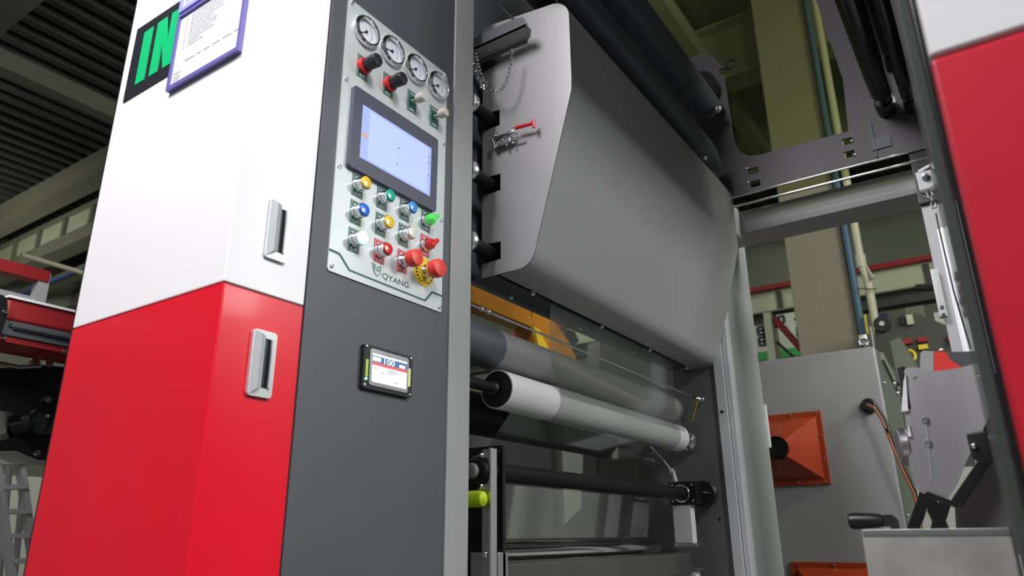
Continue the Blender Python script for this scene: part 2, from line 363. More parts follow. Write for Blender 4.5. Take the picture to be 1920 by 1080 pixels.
g2 = [(.1, .9, .5, .9), (.1, .5, .5, .5), (.5, .5, .5, .9), (.1, .9, .1, .2), (.1, .2, .6, .2), (.6, .2, .45, -.1)]
g3 = [(.1, .8, .9, .8), (.5, 1, .5, .55), (.2, .6, .8, .6), (.1, .1, .9, .1), (.2, -.1, .2, .45), (.7, -.1, .7, .45), (.2, .45, .7, .45)]
g4 = [(.1, 1, .9, 1), (.3, 1, .3, .6), (.1, .5, .9, .5), (.1, .5, .1, 0), (.5, .5, .5, 0)]
sign_board('white sign with navy strokes and green foot, beside the far grey column', (2.43, 3.30), (2.19, 2.86), [(.2, .06, .17, wang)])
sign_board('wider white sign with navy characters and green foot, left of the concrete column', (2.12, 3.40), (1.60, 2.86), [(.02, .20, .15, g2), (.36, .10, .20, g3), (.66, .2, .15, g4)])
t = thing('stair_stringer', 'slanting dark red handrail in front of the white signs', 'handrail', (7.8, 2, 2.2))
MB().bar(U('x', 7.8, 1453, 598), U('x', 7.8, 1503, 655), .05, .07).build('rail', 'hazard_red', t)
MB().bar(U('x', 7.8, 1440, 588), U('x', 7.8, 1452, 690), .10, .08).build('rail_post', 'beam_light', t); q = U('x', 7.8, 1452, 690); MB().box(7.76, 7.84, q.y-.05, q.y+.05, 0, q.z).build('rail_post', 'beam_light', t)
MB().bar(U('x', 7.9, 1455, 640), U('x', 7.9, 1500, 680), .03, .03).build('lower_rail', 'darkmachine', t)

# ---- far machine with red and yellow labels
t = thing('press_machine', 'dark olive machine with angled top and red and yellow labels, far behind the enclosure', 'machine', (6.5, .4, 0))
P = [U('x', 6.5, u, v) for u, v in ((1640, 598), (1720, 588), (1780, 612), (1840, 636), (1840, 760), (1640, 760))]
MB().prism(P, (.35, 0, 0)).build('housing', 'darkmachine', t); MB().box(6.52, 6.83, P[4].y, P[5].y, 0, P[5].z).build('base', 'darkmachine', t)
c = U('x', 6.5, 1655, 609); MB().cyl(c, c-Vector((.04, 0, 0)), .065, n=24).build('round_port', 'black', t); MB().cyl(c-Vector((.03, 0, 0)), c-Vector((.05, 0, 0)), .02).build('port_pin', 'alu', t)
def lab(u0, v0, u1, v1, m, nm):
    a = U('x', 6.48, u0, v0); b = U('x', 6.48, u1, v1); MB().box(6.46, 6.5, b.y, a.y, b.z, a.z).build(nm, m, t)
lab(1690, 638, 1711, 644, 'hazard_red', 'red_label'); lab(1720, 634, 1740, 640, 'hazard_red', 'red_label'); lab(1722, 648, 1741, 654, 'yellow', 'yellow_label')
lab(1776, 629, 1788, 640, 'hazard_red', 'red_label'); lab(1782, 641, 1790, 645, 'yellow', 'yellow_label'); lab(1699, 592, 1714, 608, 'beam_light', 'square_window')
lab(1688, 592, 1697, 608, 'black', 'dark_slot')
c = U('x', 6.44, 1703, 668); MB().tube([c+Vector((0, .05*math.cos(k*.5), .05*math.sin(k*.5))) for k in range(9)], .012).build('yellow_hook', 'yellow', t)
t = thing('pump_cluster', 'small navy fitting standing on the far olive machine', 'fitting', U('x', 6.7, 1650, 596))
for u0, v0, u1, v1 in ((1645, 584, 1648, 597), (1648, 588, 1664, 593), (1652, 582, 1655, 590)):
    a = U('x', 6.7, u0, v0); b = U('x', 6.7, u1, v1); MB().box(6.7, 6.74, b.y, a.y, b.z, a.z).build('fitting_block', 'navy', t)
tag(MB().box(8.5, 8.55, .72, 1.04, 0, 2.95).build('pale_board', 'sign_white'), 'pale rectangular panel on the wall right of the cream pipe', 'panel')
a = U('x', 8.5, 1705, 540); tag(MB().box(8.5, 8.8, a.y-.1, a.y+.08, 0, 3.1).build('steel_post', 'beam'), 'cream wall post behind the far olive machine', 'post')
a = U('x', 8.5, 1770, 560); tag(MB().box(8.5, 8.55, a.y-.35, a.y+.12, 0, 3.0).build('tall_cabinet', 'sign_white'), 'pale tall cabinet left of the aluminium profile', 'cabinet')
tag(MB().prism([U('x', 8.4, 1716, 533), U('x', 8.4, 1766, 531), U('x', 8.4, 1766, 541), U('x', 8.4, 1716, 541)], (.1, 0, 0)).build('stub_arm', 'black'), 'short black horizontal arm left of the aluminium profile', 'arm')

# ---- grey enclosure with orange funnels
t = thing('blower_enclosure', 'tall pale grey sheet metal enclosure with orange funnels', 'enclosure', (5.0, .9, 0))
MB().box(4.5, 5.6, .545, 1.3, 0, 1.825, .012).build('body', 'enclosure', t)
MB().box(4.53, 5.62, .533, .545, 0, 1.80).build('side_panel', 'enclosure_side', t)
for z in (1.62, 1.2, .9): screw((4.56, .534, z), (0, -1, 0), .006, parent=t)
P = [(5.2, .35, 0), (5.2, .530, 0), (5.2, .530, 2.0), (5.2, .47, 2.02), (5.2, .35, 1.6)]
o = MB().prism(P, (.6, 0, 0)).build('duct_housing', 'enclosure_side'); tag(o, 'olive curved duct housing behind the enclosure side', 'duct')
o = MB().bar(U('y', .53, 1653, 668), U('y', .53, 1685, 735), .02, .05).build('diagonal_brace', 'beam'); tag(o, 'slanting pale strut beside the enclosure side', 'strut')
t2 = thing('lifting_eye', 'small steel lifting eye bolt on top of the pale grey enclosure', 'eye bolt', (4.55, .60, 1.825))
c = U('x', 4.55, 1620, 645); MB().tube([c+Vector((0, .022*math.cos(k*.52), .022*math.sin(k*.52)+.005)) for k in range(12)], .007, 8, True).build('eye', 'chrome', t2)
MB().cyl(c-Vector((0, 0, .04)), c-Vector((0, 0, .015)), .016).build('collar', 'black', t2)
a = U('x', 4.6, 1618, 633); tag(MB().box(4.58, 4.64, a.y-.022, a.y+.022, 1.86, 1.92, .004).build('pipe_end_fitting', 'alu'), 'grey and navy fitting at the foot of the blue pipe', 'fitting')
def funnel(label, y0, y1, z0, z1, ay, az, ar):
    t = thing('outlet_funnel', label, 'funnel', (4.5, (y0+y1)/2, z0), 'orange funnels on the enclosure')
    MB().box(4.485, 4.5, y0, y1, z0, z1, .002).build('flange', 'orange', t)
    m = MB(); b = m.b; n = 24; e = .03; x1 = 4.30
    sq = []
    for i in range(n):
        tt = 2*math.pi*i/n+math.pi/4; cx, cz = math.cos(tt), math.sin(tt); k = 1/max(abs(cx), abs(cz))
        sq.append(b.verts.new((4.486, (y0+y1)/2 + cx*k*((y1-y0)/2-e), (z0+z1)/2 + cz*k*((z1-z0)/2-e))))
    ring = [b.verts.new((x1, ay+ar*math.cos(2*math.pi*i/n+math.pi/4), az+ar*math.sin(2*math.pi*i/n+math.pi/4))) for i in range(n)]
    for i in range(n): b.faces.new((sq[i], sq[(i+1) % n], ring[(i+1) % n], ring[i]))
    m.build('hopper', 'orange', t)
    MB().lathe((x1-.03, ay, az), (1, 0, 0), [(ar, 0), (ar, .06), (ar*.94, .06), (ar*.94, 0)], n=28, cap=False).cyl((x1+.0, ay, az), (x1+.01, ay, az), ar*.95).build('outlet', 'black', t)
    for fy in (.08, .5, .92):
        for z in (z0+.014, z1-.014): screw((4.484, y0+(y1-y0)*fy, z), (-1, 0, 0), .006, parent=t)
    for fz in (.35, .65): screw((4.484, y0+.014, z0+(z1-z0)*fz), (-1, 0, 0), .006, parent=t)
funnel('orange metal funnel with black round outlet on the enclosure, upper one', .882, 1.22, 1.074, 1.487, 1.10, 1.27, .064)
funnel('lower orange funnel, only its top edge in view above the steel tray', .70, 1.155, .20, .662, .93, .43, .064)
t = thing('cable_bundle', 'black and copper cables leaving a round gland on the enclosure', 'cable', (4.48, .6, 1.5))
g = U('x', 4.46, 1628, 760); MB().lathe(g+Vector((.04, 0, 0)), (-1, 0, 0), [(.042, 0), (.042, .03), (.03, .035), (.03, .03)], 24).build('gland', 'black', t)
for du, m_, nm in ((0, 'amber_glass', 'copper_cable'), (5, 'black', 'black_cable')):
    pts = [g+Vector((-.02, 0, 0))]+[U('x', 4.35, u+du, v) for u, v in ((1640, 765), (1652, 782), (1663, 808), (1676, 842), (1692, 880), (1714, 925), (1730, 990))]
    MB().tube(pts, .009, 8).build(nm, m_, t)
MB().cyl(U('x', 4.35, 1664, 803), U('x', 4.35, 1668, 811), .014).build('cable_tie', 'black', t)
tag(MB().box(3.0, 3.012, .793, .803, U('x', 3.0, 1436, 840).z, U('x', 3.0, 1432, 758).z, .003).build('latch_bar', 'white'), 'small white latch bar at the edge of the upper orange funnel', 'latch')

# ============================================================ far left background
t = thing('crane_rail_frame', 'red rail on pale grey posts, above the red roller at the far left', 'rail', (.7, 2.6, 1.5))
yy = 2.6; a = U('y', yy, 0, 483); b = U('y', yy, 95, 510)
MB().box(-.2, b.x, yy, yy+.05, U('y', yy, 50, 519).z, U('y', yy, 50, 497).z).build('red_rail', 'hazard_red', t)
a1 = U('y', yy, 68, 550); b1 = U('y', yy, 90, 550)
MB().box(a1.x, b1.x, yy+.004, yy+.044, 1.45, U('y', yy, 80, 508).z).build('post', 'frame_grey', t)
MB().box(-.2, b1.x, yy+.008, yy+.04, U('y', yy, 20, 562).z, U('y', yy, 20, 545).z).build('lower_rail', 'frame_grey', t)
t = thing('red_roller_housing', 'long red housing with grey slotted cover, beside the left cabinet', 'housing', (.75, 1.95, 1.3))
y0 = 1.9; zt = U('y', y0, 70, 570).z; zb = U('y', y0, 70, 612).z; zc = U('y', y0, 70, 642).z; xl = U('y', y0, 14, 560).x
MB().box(xl, 1.6, y0, y0+.12, zb, zt, .01, 3).build('red_cover', 'hazard_red', t)
MB().box(xl, 1.6, y0-.004, y0+.12, zt, zt+.006).build('pale_edge', 'white', t)
m = MB().box(xl-.01, 1.6, y0-.012, y0+.12, zc, zb-.002, .004); m.build('slotted_cover', 'slate', t)
MB().box(xl+.02, 1.6, y0-.016, y0-.010, (zc+zb)/2-.005, (zc+zb)/2+.004, .002).build('slot', 'black', t)
MB().box(xl-.01, 1.6, y0-.006, y0+.12, zc-.014, zc-.001).build('bottom_strip', 'hazard_red', t)
for u, v in ((20, 610), (7, 633), (120, 658)): p = U('y', y0-.014, u, v); screw(p, (0, -1, 0), .005, parent=t)
MB().prism([U('y', y0-.02, u, v) for u, v in ((-30, 550), (5, 553), (14, 560), (14, 590), (2, 628), (-30, 625))], (0, .14, 0)).build('end_bracket', 'blackmetal', t)
screw(U('y', y0-.02, 8, 585), (0, -1, 0), .005, parent=t)
t = thing('black_motor_head', 'glossy black machine head with round housing under the red roller', 'motor', (.85, 2.1, 1.0))
yb = 2.05
MB().prism([U('y', yb, u, v) for u, v in ((-60, 688), (30, 690), (75, 684), (140, 690), (140, 800), (100, 805), (60, 790), (15, 772), (-60, 765))], (0, .2, 0)).build('head_casting', 'blackmetal', t)
c = U('y', yb, 84, 788); MB().lathe(c+Vector((0, .1, 0)), (0, -1, 0), [(.040, 0), (.040, .1), (.036, .12), (.026, .135), (.012, .142), (.001, .144)], 32).build('round_cap', 'blackmetal', t)
MB().prism([U('y', yb+.05, u, v) for u, v in ((-60, 838), (30, 820), (95, 780), (160, 780), (160, 870), (70, 862), (30, 845), (-60, 850))], (0, .15, 0)).build('lower_arm', 'blackmetal', t)
MB().tube([U('y', yb-.04, u, v) for u, v in ((-30, 680), (2, 682), (34, 688), (76, 686))], .006, 10).build('grab_bar', 'satin', t)
for u, v, r in ((62, 674, .009), (75, 668, .008), (88, 683, .01), (96, 675, .009), (86, 750, .009), (18, 778, .005), (67, 849, .007), (45, 785, .008)):
    p = U('y', yb-.06 if v < 700 else yb, u, v); MB().cyl(p, p+Vector((0, -.012, 0)), r, n=6).build('bolt', 'chrome', t)
MB().box(*sorted((U('y', yb, 52, 690).x, U('y', yb, 66, 690).x)), yb-.02, yb, U('y', yb, 60, 684).z, U('y', yb, 60, 664).z).build('amber_tab', 'robot', t)
t = thing('step_ladder', 'aluminium step ladder standing below the black machine head', 'ladder', (1.3, 3.4, 0))
yl = 3.4
LP = lambda u, v: U('y', yl, u, v)
for (a, b) in (((-10, 850), (22, 1085)), ((34, 840), (66, 1085))):
    A = LP(*a); B = LP(*b); d = (B-A); B = A+d*((A.z)/(A.z-B.z)); MB().bar(A-d*.4, B, .02, .06, .003, updir=(0, 1, 0)).build('side_rail', 'post', t)
for (a, b) in (((20, 850), (45, 1000)), ((50, 850), (70, 1000))):
    A = U('y', yl+.25, *a); B = U('y', yl+.6, *b); MB().bar(A, (B.x, B.y, 0), .02, .03).build('rear_leg', 'post', t)
for v in (868, 914, 960, 1005, 1052):
    k = (v-845)/240; A = LP(-8+32*k+0, v); B = LP(36+32*k, v-1); MB().bar(A, B, .09, .02, .003, updir=(0, 0, 1)).build('step', 'post', t)
o = MB().box(.6, 2.6, 4.6, 4.7, 0, 1.15).build('pale_cabinet', 'sign_white'); tag(o, 'pale cabinet behind the step ladder', 'cabinet')

# ============================================================ left control cabinet
cab = thing('control_cabinet', 'tall machine cabinet, white over red with a charcoal column, in the left foreground', 'cabinet', (.9, 1.18, 0))
YF = .95
up = MB().box(.618, .774, YF, 1.409, 1.1765, 3.0, .003).build('upper_cladding', 'white', cab); L(up, 'white painted upper cladding')
lo = MB().box(.618, .774, YF, 1.409, .02, 1.1745, .003).build('lower_cladding', 'red', cab); L(lo, 'red painted lower cladding')
MB().box(.622, .774, YF+.003, 1.42, .02, 3.0).build('seal_strip', 'black', cab)
MB().box(.776, 1.158, YF-.001, 1.409, 0, 3.0, .0025, 2).build('charcoal_column', 'column', cab)
MB().box(1.160, 1.234, YF-.004, 1.409, 0, 3.0, .002, 2).build('corner_post', 'post', cab)
def handle(par, x0, x1, z0, z1):
    h = plate('handle', 'handle', par, 'y', YF-.006, .006, rr(x0, x1, z0, z1, .006), [rr(x0+.020, x1-.009, z0+.014, z1-.012, .002)])
    MB().box(x0+.018, x1-.007, YF-.003, YF-.0005, z0+.012, z1-.010).build('recess', 'black', h)
    P = [(x0, YF-.006, z0), (x0+.021, YF-.006, z0), (x0+.022, YF-.017, z0), (x0+.016, YF-.019, z0)]
    m = MB(); b = m.b
    lo_ = [(x0+.001, YF-.005, z0+.001), (x0+.019, YF-.005, z0+.012), (x0+.019, YF-.012, z0+.014), (x0+.010, YF-.014, z0+.010)]
    hi_ = [(x0+.001, YF-.005, z1-.001), (x0+.019, YF-.005, z1-.008), (x0+.019, YF-.012, z1-.010), (x0+.010, YF-.014, z1-.007)]
    A = [b.verts.new(p) for p in lo_]; B = [b.verts.new(p) for p in hi_]; b.faces.new(A[::-1]); b.faces.new(B)
    for i in range(4): b.faces.new((A[i], A[(i+1) % 4], B[(i+1) % 4], B[i]))
    m.build('grip', 'handle', h)
    MB().box(x1-.011, x1-.007, YF-.010, YF-.005, z0+.014, z1-.012, .001).build('inner_lip', 'handle', h)
handle(up, .681, .724, 1.236, 1.341); handle(lo, .677, .722, 1.009, 1.114)

# ---- control panel
cp = thing('operator_console', 'brushed aluminium control panel with gauges, touchscreen and coloured buttons', 'control panel', (.974, YF, 1.253))
YP = YF-.004
plate('faceplate', 'panel', cp, 'y', YP, .003, rr(.815, 1.132, 1.253, 1.846, .006))
for x in (.823, 1.124):
    for z in (1.838, 1.655, 1.463, 1.263): screw((x, YP, z), (0, -1, 0), .0042, parent=cp)
for i in range(4):
    gx = .864+i*.0767; gz = 1.7925
    g = MB().lathe((gx, YP, gz), (0, -1, 0), [(.034, 0), (.0345, .003), (.034, .009), (.031, .0125), (.0285, .0125), (.0272, .009), (.027, .002)], 48, cap=False).build('pressure_gauge', 'chrome', cp)
    MB().lathe((gx, YP, gz), (0, -1, 0), [(.0272, .001), (.0272, .0028)], 40).build('dial', 'dial', g)
    m = MB()
    for k in range(21):
        a = math.radians(-135+k*13.5); ln = .004 if k % 5 else .007
        d = Vector((math.sin(a), 0, math.cos(a))); m.bar(Vector((gx, YP-.0030, gz))+d*(.023-ln), Vector((gx, YP-.0030, gz))+d*.023, .0007, .0004, updir=(0, 1, 0))
    m.tube([(gx+.018*math.sin(math.radians(a)), YP-.0030, gz+.018*math.cos(math.radians(a))) for a in range(30, 136, 8)], .0008, 5)
    m.build('scale_marks', 'greyink', g)
    a = math.radians((-125, -100, -120, -115)[i]); d = Vector((math.sin(a), 0, math.cos(a)))
    MB().bar(Vector((gx, YP-.004, gz))-d*.006, Vector((gx, YP-.004, gz))+d*.019, .0016, .0006, updir=(0, 1, 0)).cyl((gx, YP-.003, gz), (gx, YP-.006, gz), .003, n=16).build('needle', 'ink', g)
def label_plate(x, z, w, h, m_, nm):
    p = MB().box(x-w/2, x+w/2, YP-.0012, YP, z-h/2, z+h/2).build(nm, m_, cp)
    q = MB(); e = .0016; y = YP-.0013
    for a0, a1, b0, b1 in ((x-w/2+e, x+w/2-e, z-h/2+e, z-h/2+e+.0006), (x-w/2+e, x+w/2-e, z+h/2-e-.0006, z+h/2-e), (x-w/2+e, x-w/2+e+.0006, z-h/2+e, z+h/2-e), (x+w/2-e-.0006, x+w/2-e, z-h/2+e, z+h/2-e)):
        q.box(a0, a1, y-.0003, y, b0, b1)
    # two small caption rows made of short glyph ticks
    for zz, ww in ((z+h/2-.0075, .016), (z-h/2+.0065, .015)):
        k = -ww/2
        while k < ww/2-.002: q.box(x+k, x+k+.0022, y-.0003, y, zz-.0016*random.uniform(.6, 1), zz+.0016*random.uniform(.6, 1)); k += .0031
    q.build('caption', 'white_print', p); return p
for i in range(4): label_plate(.8635+i*.075, 1.7065, .030, .052, 'green_print', 'green_label')
for i in (0, 1):   # red-collared regulator knobs
    kx = .8635+i*.075; kz = 1.708
    k = MB().lathe((kx, YP-.001, kz), (0, -1, 0), [(.0165, 0), (.0165, .010), (.015, .012)], 32).build('regulator', 'redb', cp)
    m = MB(); n = 40
    prof = [(.0115, .012), (.0122, .014), (.0135, .040), (.0125, .044), (.004, .045)]
    rings = []
    for r, h in prof: rings.append([m.b.verts.new((kx+(r+(.0010 if j % 4 < 2 and h < .042 else 0))*math.cos(2*math.pi*j/n), YP-h, kz+(r+(.0010 if j % 4 < 2 and h < .042 else 0))*math.sin(2*math.pi*j/n))) for j in range(n)])
    for a, b in zip(rings, rings[1:]):
        for j in range(n): m.b.faces.new((a[j], a[(j+1) % n], b[(j+1) % n], b[j]))
    m.b.faces.new(rings[0]); m.b.faces.new(rings[-1]); m.build('grip', 'black', k)
for i in (2, 3):   # cream needle valves
    kx = .8635+i*.075; kz = 1.708
    k = MB().cyl((kx, YP, kz), (kx, YP-.020, kz), .0045, n=16).lathe((kx, YP, kz), (0, -1, 0), [(.008, 0), (.008, .005), (.006, .006)], 6).build('needle_valve', 'chrome', cp)
    MB().lathe((kx, YP-.016, kz), (0, -1, 0), [(.009, 0), (.0105, .003), (.0108, .017), (.0095, .020), (.003, .0205)], 30).build('grip', 'cream', k)
# touchscreen
ts = MB(); ts.prism([(a, YP, b) for a, b in rr(.838, 1.094, 1.469, 1.648, .006)], (0, -.010, 0)); ts = ts.build('touchscreen', 'hmi', cp)
MB().box(.863, 1.071, YP-.0108, YP-.0095, 1.498, 1.615).build('display', 'screen', ts)
y = YP-.0109
MB().box(.883, 1.060, y-.0003, y, 1.502, 1.610).build('display_page', 'screen_light', ts)
m = MB()
for z in (1.600, 1.588, 1.561, 1.545): m.box(.866, .881, y-.0003, y, z-.004, z+.004)
m.build('display_buttons', 'screen', ts)
MB().box(.865, .879, y-.0006, y, 1.545, 1.553).build('orange_button', 'screen_orange', ts)
m = MB()
for x, z in ((.968, 1.566), (.966, 1.530), (1.064, 1.590), (1.064, 1.575), (1.064, 1.545)): m.box(x-.002, x+.002, y-.0006, y, z-.0015, z+.0015)
m.build('display_marks', 'screen_dark', ts); m = MB()
for x, z in ((.930, 1.600), (.945, 1.574), (.925, 1.552), (.965, 1.540), (.935, 1.520), (.99, 1.560)): m.box(x, x+random.uniform(.02, .05), y-.0005, y, z, z+.0011)
m.build('display_rows', 'screen', ts)
# buttons
GX = [.872, .939, 1.005, 1.072]; GZ = [1.443, 1.386, 1.329]
for x, z in ((GX[0], GZ[0]), (GX[1], GZ[0]), (GX[2], GZ[0]), (GX[3], GZ[0]), (GX[0], GZ[1]), (GX[1], GZ[1]), (GX[2], GZ[1]), (GX[0], GZ[2])): label_plate(x, z, .0285, .047, 'green_print', 'green_label')
for x, z in ((GX[3], GZ[1]), (GX[1], GZ[2]), (GX[2], GZ[2])): label_plate(x, z, .0285, .047, 'red_print', 'red_label')
def push(x, z, cap, r=.0118, h=.0215, ring='chrome', nm='push_button'):
    k = MB().lathe((x, YP-.001, z), (0, -1, 0), [(.0145, 0), (.0145, .007), (.0137, .0085), (.0132, .009), (.0132, .018), (.0138, .0185), (.0138, .021), (.0125, .0215)], 36).build(nm, ring, cp)
    MB().lathe((x, YP-.001, z), (0, -1, 0), [(r, h-.002), (r, h+.0025), (r*.9, h+.004), (r*.5, h+.0048), (.0005, h+.005)], 32).build('cap', cap, k); return k
push(GX[0], GZ[0], 'yellow'); push(GX[1], GZ[0], 'teal'); push(GX[2], GZ[0], 'blue2')
push(GX[0], GZ[1], 'blue'); push(GX[1], GZ[1], 'yellow', .0128); push(GX[2], GZ[1], 'ivory')
push(GX[0], GZ[2], 'lit', .0128, nm='indicator_button'); push(GX[1], GZ[2], 'redb')
def selector(x, z, cap):
    k = MB().lathe((x, YP-.001, z), (0, -1, 0), [(.0145, 0), (.0145, .007), (.0137, .009), (.0125, .0095)], 36).build('selector_switch', 'chrome', cp)
    m = MB().lathe((x, YP-.001, z), (0, -1, 0), [(.0118, .009), (.0118, .018), (.0108, .020)], 30)
    m.bar((x-.009, YP-.024, z-.009), (x+.010, YP-.024, z+.010), .009, .014, .002, updir=(0, 1, 0)); m.build('lever', cap, k); return k
selector(GX[3], GZ[0], 'green_sel'); selector(GX[3], GZ[1], 'redb')
def mushroom(x, z, r, h):
    k = MB().lathe((x, YP-.001, z), (0, -1, 0), [(.0145, 0), (.0145, .008), (.012, .010), (.012, h-.02)], 32).build('stop_button', 'chrome', cp)
    MB().lathe((x, YP-.001, z), (0, -1, 0), [(.012, h-.026), (r*.92, h-.022), (r, h-.018), (r, h-.004), (r*.93, h-.001), (r*.5, h), (.001, h+.0005)], 40).build('mushroom_head', 'coral', k); return k
mushroom(GX[2], GZ[2], .0175, .042)
o = MB().lathe((1.072, YP, 1.327), (0, -1, 0), [(.032, 0), (.032, .0015), (.0315, .002)], 48).build('emergency_ring', 'estop_yellow', cp)
m = MB()
for k in range(22):
    a = math.radians(k*360/22)
    if k % 11 in (5, 6): continue
    d = Vector((math.cos(a), 0, math.sin(a))); m.bar(Vector((1.072, YP-.0022, 1.327))+d*.023, Vector((1.072, YP-.0022, 1.327))+d*.028, .0035, .0006, updir=(0, 1, 0))
m.build('ring_lettering', 'ink', o)
mushroom(1.072, 1.327, .0195, .045)
# printed border line, shield and name
y = YP-.0003
m = MB(); pts = [(.815, 1.2925), (.840, 1.2915), (.866, 1.268), (1.078, 1.2655), (1.100, 1.290), (1.132, 1.2895)]
for i, (a, b) in enumerate(zip(pts, pts[1:])): m.bar((a[0], y, a[1]), (b[0], y, b[1]), .0045 if i not in (2,) else .0035, .0006, updir=(0, 1, 0))
m.build('printed_line', 'green_print', cp)
m = MB()
sh = [(.920, 1.3015), (.944, 1.3000), (.947, 1.291), (.944, 1.283), (.937, 1.2775), (.930, 1.282), (.926, 1.290)]
m.tube([(a, y, b) for a, b in sh[1:]], .0012, 5)
m.prism([(a, y, b) for a, b in ((.920, 1.3015), (.9335, 1.3003), (.930, 1.282), (.925, 1.290))], (0, -.0005, 0))
m.tube([(.944, y, 1.297), (.937, y, 1.296), (.935, y, 1.291), (.938, y, 1.287), (.942, y, 1.289), (.942, y, 1.292), (.938, y, 1.2915)], .0011, 5)
m.build('shield_logo', 'logo_print', cp)
text('name_lettering', 'QYANG', 'green_print', cp, 'y', YP, .951, 1.2755, .076, .0140)

# ---- small digital meter
me_ = thing('digital_meter', 'small black framed digital meter with lit display, low on the charcoal column', 'meter', (.975, YF-.001, 1.056))
YM = YF-.001
bz = MB(); bz.prism([(a, YM, b) for a, b in rr(.910, 1.041, 1.057, 1.138, .003)], (0, -.009, 0)); bz.build('bezel', 'black', me_)
plate('inner_frame', 'satin', me_, 'y', YM-.011, .002, rr(.924, 1.028, 1.064, 1.132, .006), [rr(.930, 1.024, 1.071, 1.124, .003)])
YD = YM-.0095
d = MB().box(.929, 1.025, YD-.0006, YD+.001, 1.070, 1.125).build('display', 'm_white', me_)
MB().box(.930, 1.024, YD-.0012, YD-.0006, 1.108, 1.120).build('header_band', 'm_blue', d)
MB().box(.930, 1.024, YD-.0012, YD-.0006, 1.1025, 1.108).build('red_band', 'm_red', d)
text('reading_lettering', '100', 'm_white', d, 'y', YD-.0012, .961, 1.1085, .028, .0105)
MB().box(.931, .952, YD-.0018, YD-.0012, 1.110, 1.118).build('unit_block', 'm_white', d)
MB().box(1.002, 1.018, YD-.0018, YD-.0012, 1.109, 1.115).build('status_block', 'm_white', d)
m = MB()
for x0, x1, z in ((.972, .998, 1.098), (.972, .994, 1.094), (.934, .944, 1.097), (.990, 1.000, 1.078), (.955, .962, 1.091)): m.box(x0, x1, YD-.0011, YD-.0006, z-.0008, z+.0008)
m.build('small_rows', 'greyink', d)
MB().box(.9155, .921, YD-.001, YD, 1.078, 1.110, .001).build('green_bar', 'm_green', me_); MB().box(1.028, 1.035, YD-.001, YD, 1.078, 1.113, .001).build('yellow_bar', 'm_yellow', me_)
MB().cyl((.917, YD, 1.074), (.917, YD-.002, 1.074), .0025, n=16).build('led', 'lit', me_)
for x in (.9155, 1.0355):
    for z in (1.0625, 1.1335): screw((x, YM-.009, z), (0, -1, 0), .0028, parent=me_)

# ---- IN sign and document frames on the left face (x = .618)
XS = .618
s_ = thing('direction_sign', 'black sign with green letters IN on the white cabinet side', 'sign', (XS, 1.29, 1.653))
MB().prism([(XS, a, b) for a, b in ((1.379, 1.653), (1.377, 1.834), (1.2145, 1.832), (1.197, 1.70), (1.220, 1.654))], (-.002, 0, 0)).build('board', 'sign_black', s_)
def yz(poly): return [(XS-.002, a, b) for a, b in poly]
m = MB()
m.prism(yz([(1.341, 1.680), (1.341, 1.809), (1.308, 1.810), (1.308, 1.680)]), (-.001, 0, 0))
m.prism(yz([(1.291, 1.680), (1.291, 1.810), (1.258, 1.811), (1.2405, 1.745), (1.2405, 1.811), (1.210, 1.811), (1.210, 1.680), (1.243, 1.680), (1.2605, 1.748), (1.2605, 1.680)]), (-.001, 0, 0))
m.build('lettering', 'sign_green', s_)
def docframe(label, z0, z1, y0, y1, mm):
    t = thing('document_frame', label, 'document frame', (XS, (y0+y1)/2, z0), 'document frames on the white cabinet')
    plate('frame', mm, t, 'x', XS-.009, .009, rr(y0, y1, z0, z1, .002), [rr(y0+.006, y1-.007, z0+.009, z1-.006, .001)])
    MB().box(XS-.005, XS-.001, y0+.004, y1-.004, z0+.005, z1-.004).build('paper', 'paper', t)
    m = MB(); z = z1-.014
    while z > z0+.085:
        w = random.uniform(.03, .09) if z < z1-.04 else .1; ys = y1-.045; k = 0
        while k < w:
            q = random.uniform(.003, .009); m.box(XS-.0056, XS-.005, ys-k-q, ys-k, z, z+.0016); k += q+.002
        m.box(XS-.0056, XS-.005, y1-.032, y1-.028, z, z+.0016)
        z -= .0062
    m.build('printed_text', 'greyink', t); m = MB(); k = 0
    for q in (.03, .012, .02, .022, .026, .014): m.box(XS-.0056, XS-.005, y1-.045-k-q, y1-.045-k, z0+.052, z0+.054); k += q+.008
    for zz in (.014, .020, .026, .034): m.box(XS-.0056, XS-.005, y1-.034, y1-.013, z0+zz, z0+zz+.0014)
    m.build('footer_text', 'greyink', t); return t
docframe('violet framed document hanging beside the IN sign', 1.607, 1.782, .984, 1.203, 'docframe')
docframe('upper document frame, only its bottom corner in view above the other', 1.789, 2.02, .975, 1.206, 'docback')

# ============================================================ dryer hood
X1 = 1.34; X2 = 2.60
hood = thing('dryer_hood', 'large silver grey sheet metal hood with rounded edges, centre of the machine', 'hood', (1.97, .9, 1.40))
def arc(cx, cz, r, a0, a1, n=8): return [(cx+r*math.cos(math.radians(a0+(a1-a0)*i/n)), cz+r*math.sin(math.radians(a0+(a1-a0)*i/n))) for i in range(n+1)]
